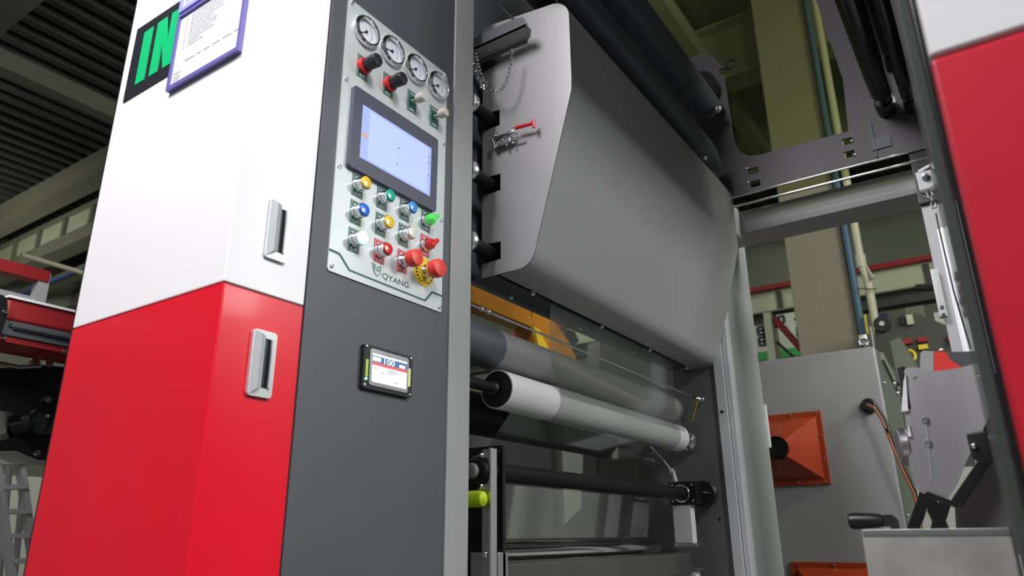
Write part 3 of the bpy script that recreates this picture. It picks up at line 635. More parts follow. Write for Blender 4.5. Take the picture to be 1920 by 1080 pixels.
# section (y,z): outer skin from back bottom round the front to back top
front = [(.946, 1.402)] + arc(.888, 1.452, .050, 270, 192, 8) + [(.726, 1.835), (.724, 1.87), (.724, 2.05)] + arc(.784, 2.055, .060, 180, 92, 8) + [(.995, 2.142)]
side = [(.995, 1.402)] + front + [(.995, 2.05), (.934, 2.058), (.934, 2.005), (.995, 1.995), (.995, 1.863), (.940, 1.858), (.940, 1.812), (.995, 1.812), (.995, 1.675), (.938, 1.671), (.938, 1.625), (.995, 1.623), (.995, 1.489), (.938, 1.486), (.938, 1.440), (.995, 1.438)]
plate('side_panel', 'hood', hood, 'x', X1, .004, side)
def sheet(sec, x0, x1, th, name, m_, par):
    m = MB(); b = m.b; n = len(sec); A = []; B = []
    for i, (y, z) in enumerate(sec):
        p = Vector(sec[max(i-1, 0)]); q = Vector(sec[min(i+1, n-1)]); t = (q-p).normalized(); nn = Vector((t.y, -t.x))
        A.append((y, z)); B.append((y+nn.x*th, z+nn.y*th))
    loop = A+B[::-1]; va = [b.verts.new((x0, y, z)) for y, z in loop]; vb = [b.verts.new((x1, y, z)) for y, z in loop]; N = len(loop)
    for i in range(N): b.faces.new((va[i], va[(i+1) % N], vb[(i+1) % N], vb[i]))
    for i in range(n-1): b.faces.new((va[i], va[i+1], va[N-2-i], va[N-1-i])); b.faces.new((vb[i], vb[i+1], vb[N-2-i], vb[N-1-i]))
    return m.build(name, m_, par)
sheet(front, X1+.0005, X2+.02, .003, 'curved_cover', 'hood', hood)
plate('end_panel', 'hood', hood, 'x', X2+.018, .004, [(.995, 1.402)]+front)
MB().box(X1+.006, X2, .960, 1.034, 1.404, 1.408).build('bottom_plate', 'slate', hood)
MB().box(X1+.006, X2, .93, .962, 1.425, 1.43).build('slot_back', 'black', hood)
MB().box(1.27, 2.55, 1.036, 1.050, 1.404, 2.6).build('back_plate', 'blue_slate', hood)
MB().box(1.27, 2.55, 1.0335, 1.037, 1.400, 1.4045).build('edge_trim', 'satin', hood)
for x, y in ((1.483, .938), (1.862, .938), (2.206, .938), (2.54, .938), (1.475, 1.0), (1.841, 1.0), (2.206, 1.0)):
    MB().cyl((x, y, 1.404), (x, y, 1.392), .0040, n=12).sph((x, y, 1.390), .0062, n=12).build('stud', 'chrome', hood)
MB().box(X1+.004, X2, .925, .935, 1.43, 2.10).build('inner_liner', 'black', hood)

# guide rollers entering the slots
for z, lb in ((1.835, 'black guide roller end entering the second slot of the hood'), (1.645, 'black guide roller end entering the third slot of the hood'), (1.460, 'black guide roller end entering the lowest slot of the hood')):
    t = thing('guide_roller', lb, 'roller', (1.25, .968, z), 'guide rollers in the hood slots')
    MB().cyl((1.262, .965, z), (2.5, .965, z), .0165, n=28).build('roller_shaft', 'rubber', t)
    MB().lathe((1.236, .965, z), (1, 0, 0), [(.006, 0), (.026, .002), (.028, .010), (.024, .020), (.014, .028)], 32).build('bearing_cap', 'satin', t)

# bracket over the hood
zz = U('x', 1.275, 940, 68).z; zt = U('x', 1.275, 940, 48).z
t = thing('hood_bracket', 'grey folded bracket with chamfered nose reaching over the hood side', 'bracket', (1.29, 1.0, zz))
yE = U('x', 1.275, 988, 60).y
MB().prism([(1.275, 1.034, zz), (1.275, 1.034, zt+.004), (1.275, yE+.035, zt+.002), (1.275, yE+.012, zt-.004), (1.275, yE, zz+.004), (1.275, yE+.004, zz)], (.004, 0, 0)).build('web', 'column', t)
MB().prism([(1.275, 1.034, zz), (1.275, yE+.004, zz), (1.300, yE+.003, zz), (1.322, yE+.02, zz), (1.326, yE+.03, zz), (1.326, 1.034, zz)], (0, 0, .004)).build('flange', 'post', t)
MB().box(1.322, 1.326, yE+.03, 1.034, zz-.010, zz).build('lip', 'plate', t)
p = U('z', zz, 913, 90); screw((1.30, p.y, zz), (0, 0, -1), .005, parent=t); screw((1.29, yE+.05, zt+.002), (0, 0, 1), .006, parent=t)
o = MB().tube([U('x', 1.33, 936, 9), U('x', 1.33, 967, 40)], .0022, 8).build('steel_rod', 'chrome'); tag(o, 'thin bright steel rod leaning behind the hood bracket', 'rod')

# chain hung from the post to the bracket
def chain(name, label, pts, pitch, r, ml, group=None, wide=.0040, mat_='chrome'):
    P0 = [Vector(p) for p in pts]; pts = []
    for i in range(len(P0)-1):   # smooth the hanging curve
        a, b, c, d = P0[max(i-1, 0)], P0[i], P0[i+1], P0[min(i+2, len(P0)-1)]
        for k in range(6):
            u = k/6; pts.append(.5*((2*b)+(c-a)*u+(2*a-5*b+4*c-d)*u*u+(3*b-a-3*c+d)*u**3))
    pts.append(P0[-1])
    t = thing(name, label, 'chain', pts[0]); seg = [(b-a).length for a, b in zip(pts, pts[1:])]; tot = sum(seg); n = int(tot/pitch)
    def at(s):
        for a, b, l in zip(pts, pts[1:], seg):
            if s <= l: return a+(b-a)*(s/l)
            s -= l
        return pts[-1]
    for k in range(n):
        a = at(k*pitch-.1*pitch); b = at((k+1)*pitch+.1*pitch); c = (a+b)/2; z = (b-a).normalized()
        x = z.cross(Vector((1, 0, 0)) if abs(z.x) < .9 else Vector((0, 1, 0))).normalized()
        if k % 2: x = z.cross(x)
        h = pitch*.42; P = []
        for i in range(14):
            th = 2*math.pi*i/14; P.append(c + x*(wide*math.cos(th)) + z*(h*math.sin(th) + (h*.35 if math.sin(th) > 0 else -h*.35)))
        MB().tube(P, r, 6, True).build('link', mat_, t)
    return t
CP = [(1.240, 879, 14), (1.25, 885, 45), (1.26, 890, 85), (1.27, 897, 120), (1.28, 906, 150), (1.285, 916, 164), (1.29, 928, 172), (1.295, 941, 167), (1.30, 950, 152), (1.305, 956, 130), (1.31, 960, 108), (1.31, 961, 88)]
chain('hanging_chain', 'thin steel link chain looping from the grey post to the hood bracket', [U('x', 1.285, u, v) for a, u, v in CP], .0118, .0014, 'link')
chain('doubled_chain', 'short second strand of steel chain beside the first, at the post', [U('x', a-.006, u-5, v+6) for a, u, v in CP[:6]], .011, .0013, 'link')
t = thing('chain_hook', 'steel hook on the grey post holding the chain top', 'hook', U('x', 1.236, 882, 16)); p = U('x', 1.236, 881, 16)
MB().cyl(p+Vector((0, .004, 0)), p+Vector((.012, -.002, 0)), .003).sph(p+Vector((.006, -.004, .002)), .005).build('eye', 'chrome', t)
for q in ((884, 185),): 
    pass

# toggle clamp on the hood side
t = thing('toggle_clamp', 'chrome toggle clamp with a red handle on the hood side', 'clamp', U('x', X1, 960, 262))
def TC(u, v, dx=0): return U('x', X1-dx, u, v)
MB().bar(TC(926, 272, .006), TC(966, 262, .006), .020, .008, .001, updir=(1, 0, 0)).build('base_plate', 'satin', t)
MB().bar(TC(928, 262, .018), TC(965, 247, .018), .007, .012, .001, updir=(1, 0, 0)).build('arm', 'chrome', t)
MB().bar(TC(932, 272, .016), TC(958, 262, .016), .010, .010, .001, updir=(1, 0, 0)).build('link_plate', 'satin', t)
MB().cyl(TC(924, 262, .02), TC(929, 275, .02), .006, n=16).build('pivot', 'chrome', t); MB().cyl(TC(955, 265, .014), TC(982, 257, .014), .003, n=12).build('spindle', 'chrome', t)
for u, v in ((930, 255), (926, 265), (936, 267), (947, 256), (950, 272), (962, 268), (963, 257), (954, 244), (962, 238), (943, 262)):
    p = TC(u, v, .018); MB().sph(p, .0036, n=10).build('rivet', 'chrome', t)
MB().cyl(TC(967, 240, .022), TC(997, 232, .024), .0048, .0042, 16).cyl(TC(997, 232, .024), TC(999, 231, .024), .006, n=16).bar(TC(1000, 224, .024), TC(1001, 240, .024), .007, .006, .0015, updir=(1, 0, 0)).build('red_handle', 'redb', t)

# ============================================================ rollers and web
AXY = .98
t = thing('white_sleeve_roller', 'white sleeved roller with black end hub, nearest below the hood', 'roller', (1.38, AXY, 1.133))
MB().cyl((1.385, AXY, 1.133), (2.49, AXY, 1.131), .046, n=56).build('sleeve', 'tube', t)
MB().lathe((1.384, AXY, 1.133), (-1, 0, 0), [(.0465, -.003), (.0465, .001), (.043, .001), (.043, -.002)], 56, cap=False).build('rim', 'white', t)
MB().cyl((1.3865, AXY, 1.133), (1.381, AXY, 1.133), .0432, n=48).build('end_hub', 'black', t)
MB().cyl((1.236, AXY, 1.133), (1.381, AXY, 1.133), .013, n=28).build('shaft', 'rubber', t)
MB().lathe((1.362, AXY, 1.133), (1, 0, 0), [(.0145, 0), (.0145, .008)], 28).build('shaft_ring', 'satin', t)
MB().cyl((1.60, AXY, 1.133), (2.41, AXY, 1.131), .0468, n=56).build('film_wrap', 'sleeve_wrap', t)
MB().cyl((2.49, AXY, 1.131), (2.62, AXY, 1.131), .012, n=20).lathe((2.545, AXY, 1.131), (1, 0, 0), [(.012, 0), (.024, .004), (.026, .03), (.035, .034), (.035, .06)], 28).build('far_journal', 'chrome', t)
t = thing('grey_idler_roller', 'grey rubber covered roller directly above and behind the white sleeved roller', 'roller', (1.30, 1.01, 1.238))
MB().cyl((1.25, 1.01, 1.238), (2.53, 1.01, 1.238), .050, n=56).build('roller_body', 'slate', t)
MB().cyl((1.395, 1.01, 1.238), (2.50, 1.01, 1.238), .0508, n=56).build('film_wrap', 'roller_grey', t)
MB().lathe((2.53, 1.01, 1.238), (1, 0, 0), [(.03, 0), (.032, .004), (.02, .01), (.012, .09)], 28).build('far_journal', 'chrome', t)
t = thing('black_pressure_roller', 'thick black rubber roller behind the white sleeved roller', 'roller', (1.6, 1.24, 1.135))
MB().cyl((1.3, 1.24, 1.135), (2.43, 1.24, 1.135), .060, n=48, bev=.01).build('roller_body', 'rubber', t)
MB().cyl((2.43, 1.24, 1.135), (2.63, 1.24, 1.135), .014).lathe((2.46, 1.24, 1.135), (1, 0, 0), [(.014, 0), (.03, .004), (.03, .02), (.014, .024)], 24).build('far_journal', 'chrome', t)
t = thing('black_support_bar', 'long black round bar from the left upright to the bearing block', 'bar', (1.40, .985, .943))
MB().cyl((1.36, .985, .943), (2.52, .985, .943), .0215, n=36).build('bar_tube', 'rubber', t)
t = thing('bearing_block', 'black bolted bearing block carrying the far end of the black bar', 'bearing', (2.5, .98, .905))
MB().box(2.50, 2.56, .932, 1.030, .906, .982, .002).build('block', 'blackmetal', t)
for y in (.945, 1.017):
    for z in (.918, .970): screw((2.50, y, z), (-1, 0, 0), .0055, parent=t)
MB().lathe((2.50, .985, .943), (-1, 0, 0), [(.032, 0), (.032, .003), (.030, .006), (.0245, .006), (.0245, 0)], 32, cap=False).build('bearing_ring', 'chrome', t)
MB().cyl((2.51, .91, .945), (2.57, .91, .945), .002).build('edge_strip', 'alu', t)
t = thing('black_pulley', 'black pulley wheel behind the bearing block', 'pulley', (2.58, .935, .943))
MB().lathe((2.568, .935, .943), (1, 0, 0), [(.044, 0), (.046, .003), (.040, .008), (.040, .022), (.046, .027), (.044, .031)], 40).build('wheel', 'black', t)
t = thing('air_cylinder', 'white rectangular air cylinder under the bearing block', 'cylinder', (2.52, .99, .74))
MB().box(2.505, 2.545, .958, 1.024, .780, .905, .003).build('body', 'white', t)
MB().box(2.503, 2.567, .943, 1.028, .765, .779, .002).build('end_cap', 'satin', t)
for y in (.95, 1.02): screw((2.503, y, .772), (-1, 0, 0), .005, parent=t)
MB().box(2.503, 2.567, .943, 1.028, .690, .702, .002).build('lower_cap', 'satin', t)
MB().box(2.505, 2.545, .958, 1.024, .50, .690, .003).build('lower_body', 'white', t)
t = thing('air_fitting', 'clear plastic elbow with thin air hose above the bearing block', 'air fitting', U('x', 2.55, 1262, 895))
MB().cyl(U('x', 2.55, 1266, 903), U('x', 2.55, 1262, 885), .010, .007, 14).cyl(U('x', 2.55, 1262, 888), U('x', 2.55, 1257, 882), .012, n=8).build('elbow', 'frame_grey', t)
MB().tube([U('x', 2.55, u, v) for u, v in ((1259, 883), (1252, 873), (1240, 858), (1220, 838))], .003, 8).build('air_hose', 'white', t)
o = MB().tube([U('x', 2.56, 1307, 748)+Vector((0, .008*math.cos(k*.9)+k*.00045, .0-k*.0011+.002*math.sin(k*.9))) for k in range(70)], .0022, 6).build('coiled_hose', 'coil_y'); tag(o, 'brass yellow coiled hose hanging from the peg on the far plate', 'coil')
t = thing('static_bar', 'thin bright rod spanning under the hood to the far plate', 'rod', (1.25, .975, 1.31)) 
a = U('x', 1.27, 880, 570); b = U('x', 2.58, 1303, 746)
MB().tube([a-(b-a)*.02, b], .0032, 8).build('rod', 'satin', t); MB().cyl(b-(b-a)*.012, b, .0065).build('end_clip', 'black', t)
q = U('x', 2.6, 1317, 749); MB().tube([b, (b+q)/2, q], .0035, 8).sph(q, .009, n=12).build('peg', 'chrome', t)
for k in (.035, .055): MB().sph(a+(b-a)*k, .007, n=10).build('clip', 'chrome', t)

# clear film webs
m = MB(); b = m.b
def quad(m, P): m.b.faces.new([m.b.verts.new(p) for p in P])
def web(sec, x0, x1, name, mm, label):
    m = MB(); A = [m.b.verts.new((x0, y, z)) for y, z in sec]; B = [m.b.verts.new((x1, y, z)) for y, z in sec]
    for i in range(len(sec)-1): m.b.faces.new((A[i], A[i+1], B[i+1], B[i]))
    o = m.build(name, mm); tag(o, label, 'film'); return o
web([(.955, 1.44), (.962, 1.30), (.958, 1.238), (.948, 1.19), (.930, 1.145)], 1.60, 2.45, 'film_web', 'film_thin', 'clear plastic film coming down from the hood to the white sleeved roller')
web([(.965, 1.085), (1.02, 1.02), (1.06, .96), (1.075, .80)], 1.42, 2.40, 'film_web', 'film_clear', 'clear plastic film running down behind the black bar to the lowest rollers')

# lower left upright and bits
t = thing('side_upright', 'satin steel flat upright with bolts, at the left ends of the bars', 'upright', (1.33, .95, 0))
zt = U('x', 1.33, 915, 842).z; ya = U('x', 1.33, 904, 900).y; yb_ = U('x', 1.33, 922, 900).y
MB().box(1.33, 1.345, yb_+.006, ya, .2, zt, .001).build('flat_bar', 'steel', t); MB().box(1.326, 1.350, yb_, yb_+.006, .2, zt+.002, .001).build('bright_edge', 'chrome', t)
for u, v in ((904, 854), (903, 912), (911, 1039)): p = U('x', 1.33, u, v); MB().lathe(p, (-1, 0, 0), [(.008, 0), (.008, .006), (.005, .009), (.004, .004)], 16).build('bolt', 'chrome', t)
t = thing('black_side_plate', 'black plate with round hole, behind the steel upright', 'plate', (1.36, 1.05, 0))
plate('plate', 'blackmetal', t, 'x', 1.37, .01, [(.955, .3), (1.12, .3), (1.12, 1.0), (.955, 1.0)], [circ(.992, .745, .022)])
t = thing('roller_end', 'black roller end with grey face peeking out left of the upright', 'roller', (1.3, .99, .93))
c = U('x', 1.31, 886, 883); MB().lathe(c, (1, 0, 0), [(.018, 0), (.030, .008), (.034, .014), (.034, .05)], 32).build('roller_body', 'rubber', t)
MB().lathe(c+Vector((.004, 0, 0)), (-1, 0, 0), [(.018, 0), (.016, .016), (.008, .020)], 24).build('bearing_cap', 'plate', t)
c = U('x', 1.30, 908, 935); o = MB().lathe(c+Vector((0, .08, 0)), (0, -1, 0), [(.0165, 0), (.0175, .02), (.0175, .070), (.0150, .078), (.008, .083), (.001, .084)], 32).build('lime_grip', 'lime'); tag(o, 'bright lime green rounded grip beside the grey post', 'grip')

# bottom roller and box beam
t = thing('steel_web_roller', 'shiny steel roller at the bottom, below the clear film', 'roller', (1.4, 1.11, .76))
MB().cyl((1.385, 1.11, .760), (2.50, 1.11, .760), .034, n=48).build('roller_body', 'chrome', t)
MB().cyl((2.50, 1.11, .765), (2.63, 1.11, .765), .012).cyl((2.5, 1.11, .765), (2.53, 1.11, .765), .022).build('far_journal', 'satin', t)
t = thing('cross_beam', 'grey satin box beam with rounded end, along the very bottom', 'beam', (1.4, .99, .70))
MB().box(1.395, 2.500, .965, 1.02, .680, .749, .008, 3).build('beam_body', 'beam_dark', t)
MB().box(1.352, 1.39, .955, 1.03, .3, .772, .003).build('end_post', 'steel', t)
t = thing('lower_black_roller', 'black roller under the bottom box beam', 'roller', (1.4, 1.05, .6))
MB().cyl((1.385, 1.09, .60), (2.5, 1.09, .60), .05, n=40).build('roller_body', 'rubber', t)

# ============================================================ far side plate, column, bridge
t = thing('far_side_plate', 'warm grey side plate with window cut and round port, far end of the rollers', 'side plate', (2.63, 1.1, 0))
side2 = [(.862, 0), (1.60, 0), (1.60, .80), (1.36, .98), (1.36, 1.09), (1.20, 1.09), (1.12, 1.20), (1.055, 1.24)] + [(1.05, 1.27), (1.05, 1.60), (.862, 1.60)]
plate('plate', 'plate', t, 'x', 2.625, .012, side2, [circ(1.215, .822, .016)])
MB().lathe((2.624, 1.215, .822), (-1, 0, 0), [(.022, 0), (.022, .004), (.012, .004), (.012, .001)], 24).build('port_ring', 'black', t)
for a in (1.19, 1.24): screw((2.625, a, .827), (-1, 0, 0), .004, m='black', parent=t)
screw((2.625, .90, .86), (-1, 0, 0), .004, m='black', parent=t); screw((2.625, .90, .855), (-1, 0, 0), .003, m='black', parent=t)
t = thing('far_column', 'pale grey machine column with bright aluminium corner, right of the hood', 'column', (2.8, .9, 0))
MB().box(2.665, 3.00, .800, 1.3, 0, 2.12, .004).build('casing', 'frame_grey', t)
MB().box(2.605, 2.664, .826, .861, 0, 1.9, .002).build('aluminium_corner', 'alu_matt', t)
MB().box(2.612, 2.664, .801, .8245, 0, 1.9, .006).build('aluminium_bead', 'alu_matt', t)
MB().box(2.64, 2.664, .815, .87, 0, 1.9).build('groove', 'black', t)
screw(U('x', 2.605, 1354, 772), (-1, 0, 0), .006, m='black', parent=t)
t = thing('bridge_beam', 'pale grey horizontal beam joining the two machine columns', 'beam', (2.8, .4, 1.95))
MB().box(2.75, 2.90, -.25, .799, 1.952, 2.05, .004).build('beam_body', 'bridge', t)
MB().box(2.745, 2.752, -.25, .76, 1.952, 1.978, .001).build('lower_strip', 'bridge', t)
MB().box(2.66, 2.75, .74, .80, 1.93, 2.06, .004).build('mounting_foot', 'bridge', t)
for i, (zz, lb) in enumerate(((2.048, 'upper thin polished rod above the bridge beam'), (2.008, 'lower thin polished rod above the bridge beam'))):
    o = MB().tube([(2.60, .74, zz), (2.60, .03, zz)], .0045, 10).build('polished_rod', 'chrome'); tag(o, lb, 'rod')
# tinted sheet behind the upper frame
t = thing('tinted_sheet', 'olive tinted clear sheet standing over the bridge beam', 'clear sheet', (2.68, .4, 2.0))
MB().box(2.672, 2.676, -.2, 1.5, 2.035, 3.4).build('sheet', 'acryl', t)
# upper frame plate
t = thing('upper_frame_plate', 'dark grey U shaped frame plate with square slots, over the bridge beam', 'frame plate', (2.63, .4, 2.07))
outer = [(1.15, 2.06), (-.05, 2.06), (-.05, 3.3), (.36, 3.3), (.307, 2.80), (.265, 2.42), (.278, 2.203), (.590, 2.209), (.640, 2.218), (.672, 2.245), (.692, 2.30), (.700, 2.60), (.712, 2.68), (.745, 2.74), (.80, 2.76), (.86, 2.76), (1.15, 2.50)]
def slot(u, v, w=.038, h=.026):
    p = U('x', 2.625, u, v); return rr(p.y-w/2, p.y+w/2, p.z-h/2, p.z+h/2, .004, 2)
SL = [(1413, 320), (1416, 344), (1588, 265), (1592, 289)]
plate('plate', 'upper_plate', t, 'x', 2.625, .010, outer, [slot(*s) for s in SL])
for u, v in ((1400, 316), (1403, 342), (1597, 264), (1602, 290)): MB().sph(U('x', 2.622, u, v), .007, n=10).build('nut', 'chrome', t)
MB().box(2.617, 2.625, .20, .205, 2.07, 2.21).build('rib', 'slate', t); MB().prism([U('x', 2.618, u, v) for u, v in ((1632, 262), (1668, 252), (1672, 272), (1636, 282))], (.007, 0, 0)).build('cover_plate', 'slate', t)
c = U('x', 2.6, 1369, 121); t2 = thing('eye_bolt', 'black ring eye bolt beside the dark upper arm', 'eye bolt', c)
MB().tube([c+Vector((0, .020*math.cos(k*.45), .020*math.sin(k*.45))) for k in range(14)], .0055, 8, True).build('ring', 'blackmetal', t2); MB().cyl(c+Vector((0, .022, 0)), c+Vector((0, .05, -.005)), .006).build('shank', 'blackmetal', t2)
# dark tubes above the hood
t = thing('upper_tube', 'thick dark tube running just above the hood front edge', 'tube', (1.9, .76, 2.19))
MB().cyl((1.24, .750, 2.193), (2.40, .750, 2.180), .040, n=36).lathe((2.40, .750, 2.180), (1, 0, -.08), [(.040, 0), (.037, .06), (.028, .12), (.010, .17)], 36).build('tube_body', 'slate', t)
MB().box(1.3, 2.45, .80, .84, 2.142, 2.19, .003).build('under_rail', 'blackmetal', t)
for u, v in ((1322, 296), (1256, 199)): MB().sph(U('x', 2.3, u, v), .009, n=10).build('bolt', 'chrome', t)
t = thing('spreader_tube', 'dark rounded arm higher above the hood, ending at the frame plate', 'arm', (2.0, .79, 2.46))
MB().cyl((1.5, .775, 2.455), (2.57, .775, 2.455), .062, n=36, bev=.01).build('arm_tube', 'slate', t)
MB().lathe((2.56, .79, 2.56), (1, 0, 0), [(.07, 0), (.07, .05)], 32).build('end_housing', 'blackmetal', t)
c = U('x', 2.53, 1345, 205); MB().sph(c, .018, n=14).cyl(c+Vector((0, .05, .03)), c, .008).build('end_bolt', 'steel', t)
t = thing('linkage_plate', 'dark lever linkage between the upper tube and arm', 'linkage', U('x', 2.3, 1250, 155))
MB().bar(U('x', 2.4, 1225, 138), U('x', 2.4, 1290, 150), .03, .05, .004).bar(U('x', 2.4, 1262, 150), U('x', 2.4, 1275, 185), .012, .02, .003).build('lever', 'blackmetal', t)
for u, v in ((1262, 160), (1270, 178)): MB().sph(U('x', 2.36, u, v), .007, n=10).build('bolt', 'chrome', t)
o = MB().box(1.27, 1.85, 1.052, 1.07, 1.5, 3.6).build('machine_back_panel', 'slate'); tag(o, 'dark slate back panel rising above the hood', 'panel')

# upper right rollers
def uroller(label, y, z, r, x0, x1, mm='blackmetal'):
    t = thing('upper_roller', label, 'roller', (x0, y, z), 'dark rollers at the upper right')
    MB().cyl((x0, y, z), (x1, y, z), r, n=40).build('roller_body', mm, t); MB().cyl((x1, y, z), (2.62, y, z), r*.4).lathe((2.56, y, z-.0), (1, 0, 0), [(r*.75, 0), (r*.95, .01), (r*.95, .065)], 28).build('far_bearing', 'black', t)
uroller('glossy black roller with bright streak, left one at the upper right', .142, 2.245, .036, 1.35, 2.49)
uroller('narrow glossy black roller next to the right cabinet', .068, 2.22, .022, 1.35, 2.52)
uroller('higher black roller between the two lower upper right rollers', .10, 2.42, .035, 1.4, 2.5)
o = MB().box(1.3, 2.55, -.02, -.005, 2.0, 3.2).build('dark_guard_panel', 'blackmetal'); tag(o, 'black guard panel behind the upper right rollers', 'panel')

# ============================================================ right cabinet and its fittings
rc = thing('right_cabinet', 'red cabinet with white top, large and close at the right edge', 'cabinet', (.9, -.3, 0))
MB().box(.618, .774, -.70, -.004, 1.177, 3.0, .004, 3).build('upper_cladding', 'shaded_white', rc)
MB().box(.618, .774, -.70, -.004, .02, 1.1745, .004, 3).build('lower_cladding', 'shaded_red', rc)
MB().box(.640, .776, -.69, .0005, 0, 3.0, .002).build('inner_frame', 'blackmetal', rc)
MB().box(.776, 1.234, -.69, -.004, 0, 3.0, .002).build('column_body', 'column', rc)
g = thing('guard_door', 'smoked acrylic guard strip with steel edge beside the right cabinet', 'guard', (.9, .01, .3))
MB().box(.66, 1.20, .003, .009, .3, 3.0, .001).build('pane', 'acryl_dark', g)
MB().box(.645, .672, .001, .013, .3, 3.0, .001).build('edge_profile', 'acryl_dark', g); MB().box(1.19, 1.215, .001, .018, .3, 3.0, .001).build('hinge_profile', 'slate', g)
for z in (1.003, .982):
    for x in (.68, .72): 
        MB().lathe((x, .009, z), (0, 1, 0), [(.005, 0), (.005, .003), (.003, .005)], 14).build('bolt', 'chrome', g)

# latch bracket with chain and cord
t = thing('latch_bracket', 'small steel angle bracket with bolt, beside the right cabinet edge', 'bracket', (1.25, .03, 1.35))
B = lambda u, v, x=1.25: U('x', x, u, v)
MB().prism([B(1716, 324), B(1746, 318), B(1764, 330), B(1764, 340), B(1742, 352), B(1724, 357)], (.003, 0, 0)).build('front_plate', 'satin', t)
MB().prism([B(1753, 300), B(1760, 298), B(1768, 330), B(1760, 334)], (.014, 0, 0)).build('side_plate', 'satin', t)
MB().prism([B(1724, 357), B(1742, 352), B(1768, 337), B(1769, 345), B(1745, 359), B(1727, 361)], (.012, 0, 0)).build('fold', 'plate', t)
MB().bar(B(1722, 322), B(1752, 305), .002, .004).build('edge_strip', 'alu', t)
c = B(1736, 332); MB().lathe(c, (-1, 0, 0), [(.0065, 0), (.0065, .002), (.0045, .003), (.0045, .008), (.002, .009)], 18).build('bolt', 'chrome', t)
c = B(1754, 318); MB().box(c.x-.01, c.x+.002, c.y-.004, c.y+.004, c.z-.004, c.z+.004, .001).build('nut', 'alu', t)
chain('short_chain', 'short steel chain hanging below the angle bracket', [B(1741, 358), B(1748, 372), B(1750, 385), B(1755, 400)], .0105, .0011, 'link', wide=.0034)
t = thing('pin', 'small steel pin hooked at the top of the short chain', 'pin', B(1730, 366)); MB().cyl(B(1725, 367), B(1744, 372), .0022, n=12).build('pin_body', 'chrome', t)
o = MB().tube([B(1755, 400), B(1760, 425), B(1788, 545), B(1820, 655)], .0013, 8).build('nylon_cord', 'black'); tag(o, 'thin black cord running down in front of the aluminium profile', 'cord')

# aluminium profile and far right column
t = thing('aluminium_profile', 'tall bright aluminium profile behind the right cabinet edge', 'profile', (2.3, .05, 0))
X = 2.3; zt = U('x', X, 1765, 427).z
def yy_(u, v): return U('x', X, u, v).y
yl_, yr_ = yy_(1757, 427), yy_(1800, 427)
m = MB(); m.box(X, X+.05, .028, yl_, 0, zt, .002); m.build('extrusion', 'alu_matt', t)
MB().box(X-.004, X, .062, yl_-.002, 0, zt-.004, .001).build('raised_rib', 'alu_matt', t); MB().box(X-.004, X, .030, .045, 0, zt-.004, .001).build('raised_rib', 'alu_matt', t)
t = thing('right_far_column', 'grey machine column behind the aluminium profile', 'column', (2.85, 0, 0))
yc = U('x', 2.62, 1746, 480).y
MB().box(2.62, 3.0, -.3, yc, 0, 1.86, .003).build('casing', 'post', t); MB().box(2.60, 2.62, -.3, yc+.002, 1.85, 2.04, .002).build('top_plate', 'blackmetal', t)
a = U('x', 2.6, 1752, 507); b = U('x', 2.6, 1775, 595); MB().box(2.58, 2.61, a.y-.01, a.y+.012, b.z, a.z, .002).build('hinge_bar', 'frame_grey', t)
for z in (b.z+.005, b.z+.03): MB().box(2.575, 2.59, a.y-.005, a.y+.004, z-.006, z+.004).build('hinge_pin', 'black', t)

# guide plate unit
t = thing('knife_guide_plate', 'brushed steel plate with two bolts and curved top, in front of the right column', 'steel plate', (1.25, .07, .86))
G = lambda u, v, x=1.25: U('x', x, u, v)
poly = [(1697, 776), (1694, 700), (1697, 692), (1703, 689), (1718, 689), (1735, 694), (1752, 696), (1775, 694), (1805, 688), (1832, 681), (1842, 682), (1849, 690), (1854, 745), (1858, 772), (1840, 812), (1815, 858), (1796, 905), (1778, 934), (1730, 925), (1715, 915), (1706, 880)]
hole = [(1710, 709), (1718, 704), (1722, 709), (1714, 713)]
plate('plate', 'steel', t, 'x', 1.25, .003, [(G(*p).y, G(*p).z) for p in poly], [[(G(*p).y, G(*p).z) for p in hole], circ(G(1834, 703).y, G(1834, 703).z, .0025, 12)])
for u, v in ((1735, 787), (1740, 830)): p = G(u, v); MB().lathe(p, (-1, 0, 0), [(.005, 0), (.005, .003), (.004, .006), (.002, .006), (.002, .003)], 18).build('bolt', 'chrome', t)
MB().bar(G(1736, 795, 1.2495), G(1747, 900, 1.2495), .003, .0012, updir=(1, 0, 0)).build('groove', 'alu', t)
t = thing('tool_grip', 'grey, red and black moulded tool grip behind the steel plate', 'grip', G(1780, 680))
T_ = lambda u, v: U('x', 1.27, u, v)
MB().prism([T_(*p) for p in ((1724, 700), (1726, 662), (1731, 657), (1751, 659), (1750, 705))], (.035, 0, 0)).build('grey_shell', 'frame_grey', t)
MB().prism([T_(*p) for p in ((1750, 705), (1752, 659), (1774, 660), (1782, 675), (1800, 686), (1812, 690), (1812, 705))], (.035, 0, 0)).build('red_shell', 'coral', t)
MB().prism([T_(*p) for p in ((1774, 660), (1842, 658), (1846, 690), (1812, 700), (1800, 686), (1782, 675))], (.037, 0, 0)).build('black_grip', 'column', t)
screw(T_(1764, 657), (0, 0, 1), .003, parent=t)
t = thing('adjusting_wheel', 'zinc disc wheel seen edge on, left of the steel plate', 'wheel', G(1697, 840))
a = G(1684, 838, 1.27); MB().lathe(a, (.25, -1, 0), [(.026, 0), (.028, .002), (.028, .011), (.026, .013)], 36).build('disc', 'steel', t)
MB().cyl(G(1700, 838, 1.26), G(1712, 838, 1.26), .006, n=6).build('hub_nut', 'chrome', t)
t = thing('white_scale_strip', 'white strip standing at the left edge of the steel plate', 'strip', G(1695, 740))
MB().prism([G(*p, 1.245) for p in ((1698, 700), (1703, 770), (1690, 772), (1694, 715))], (.004, 0, 0)).build('strip', 'white', t)
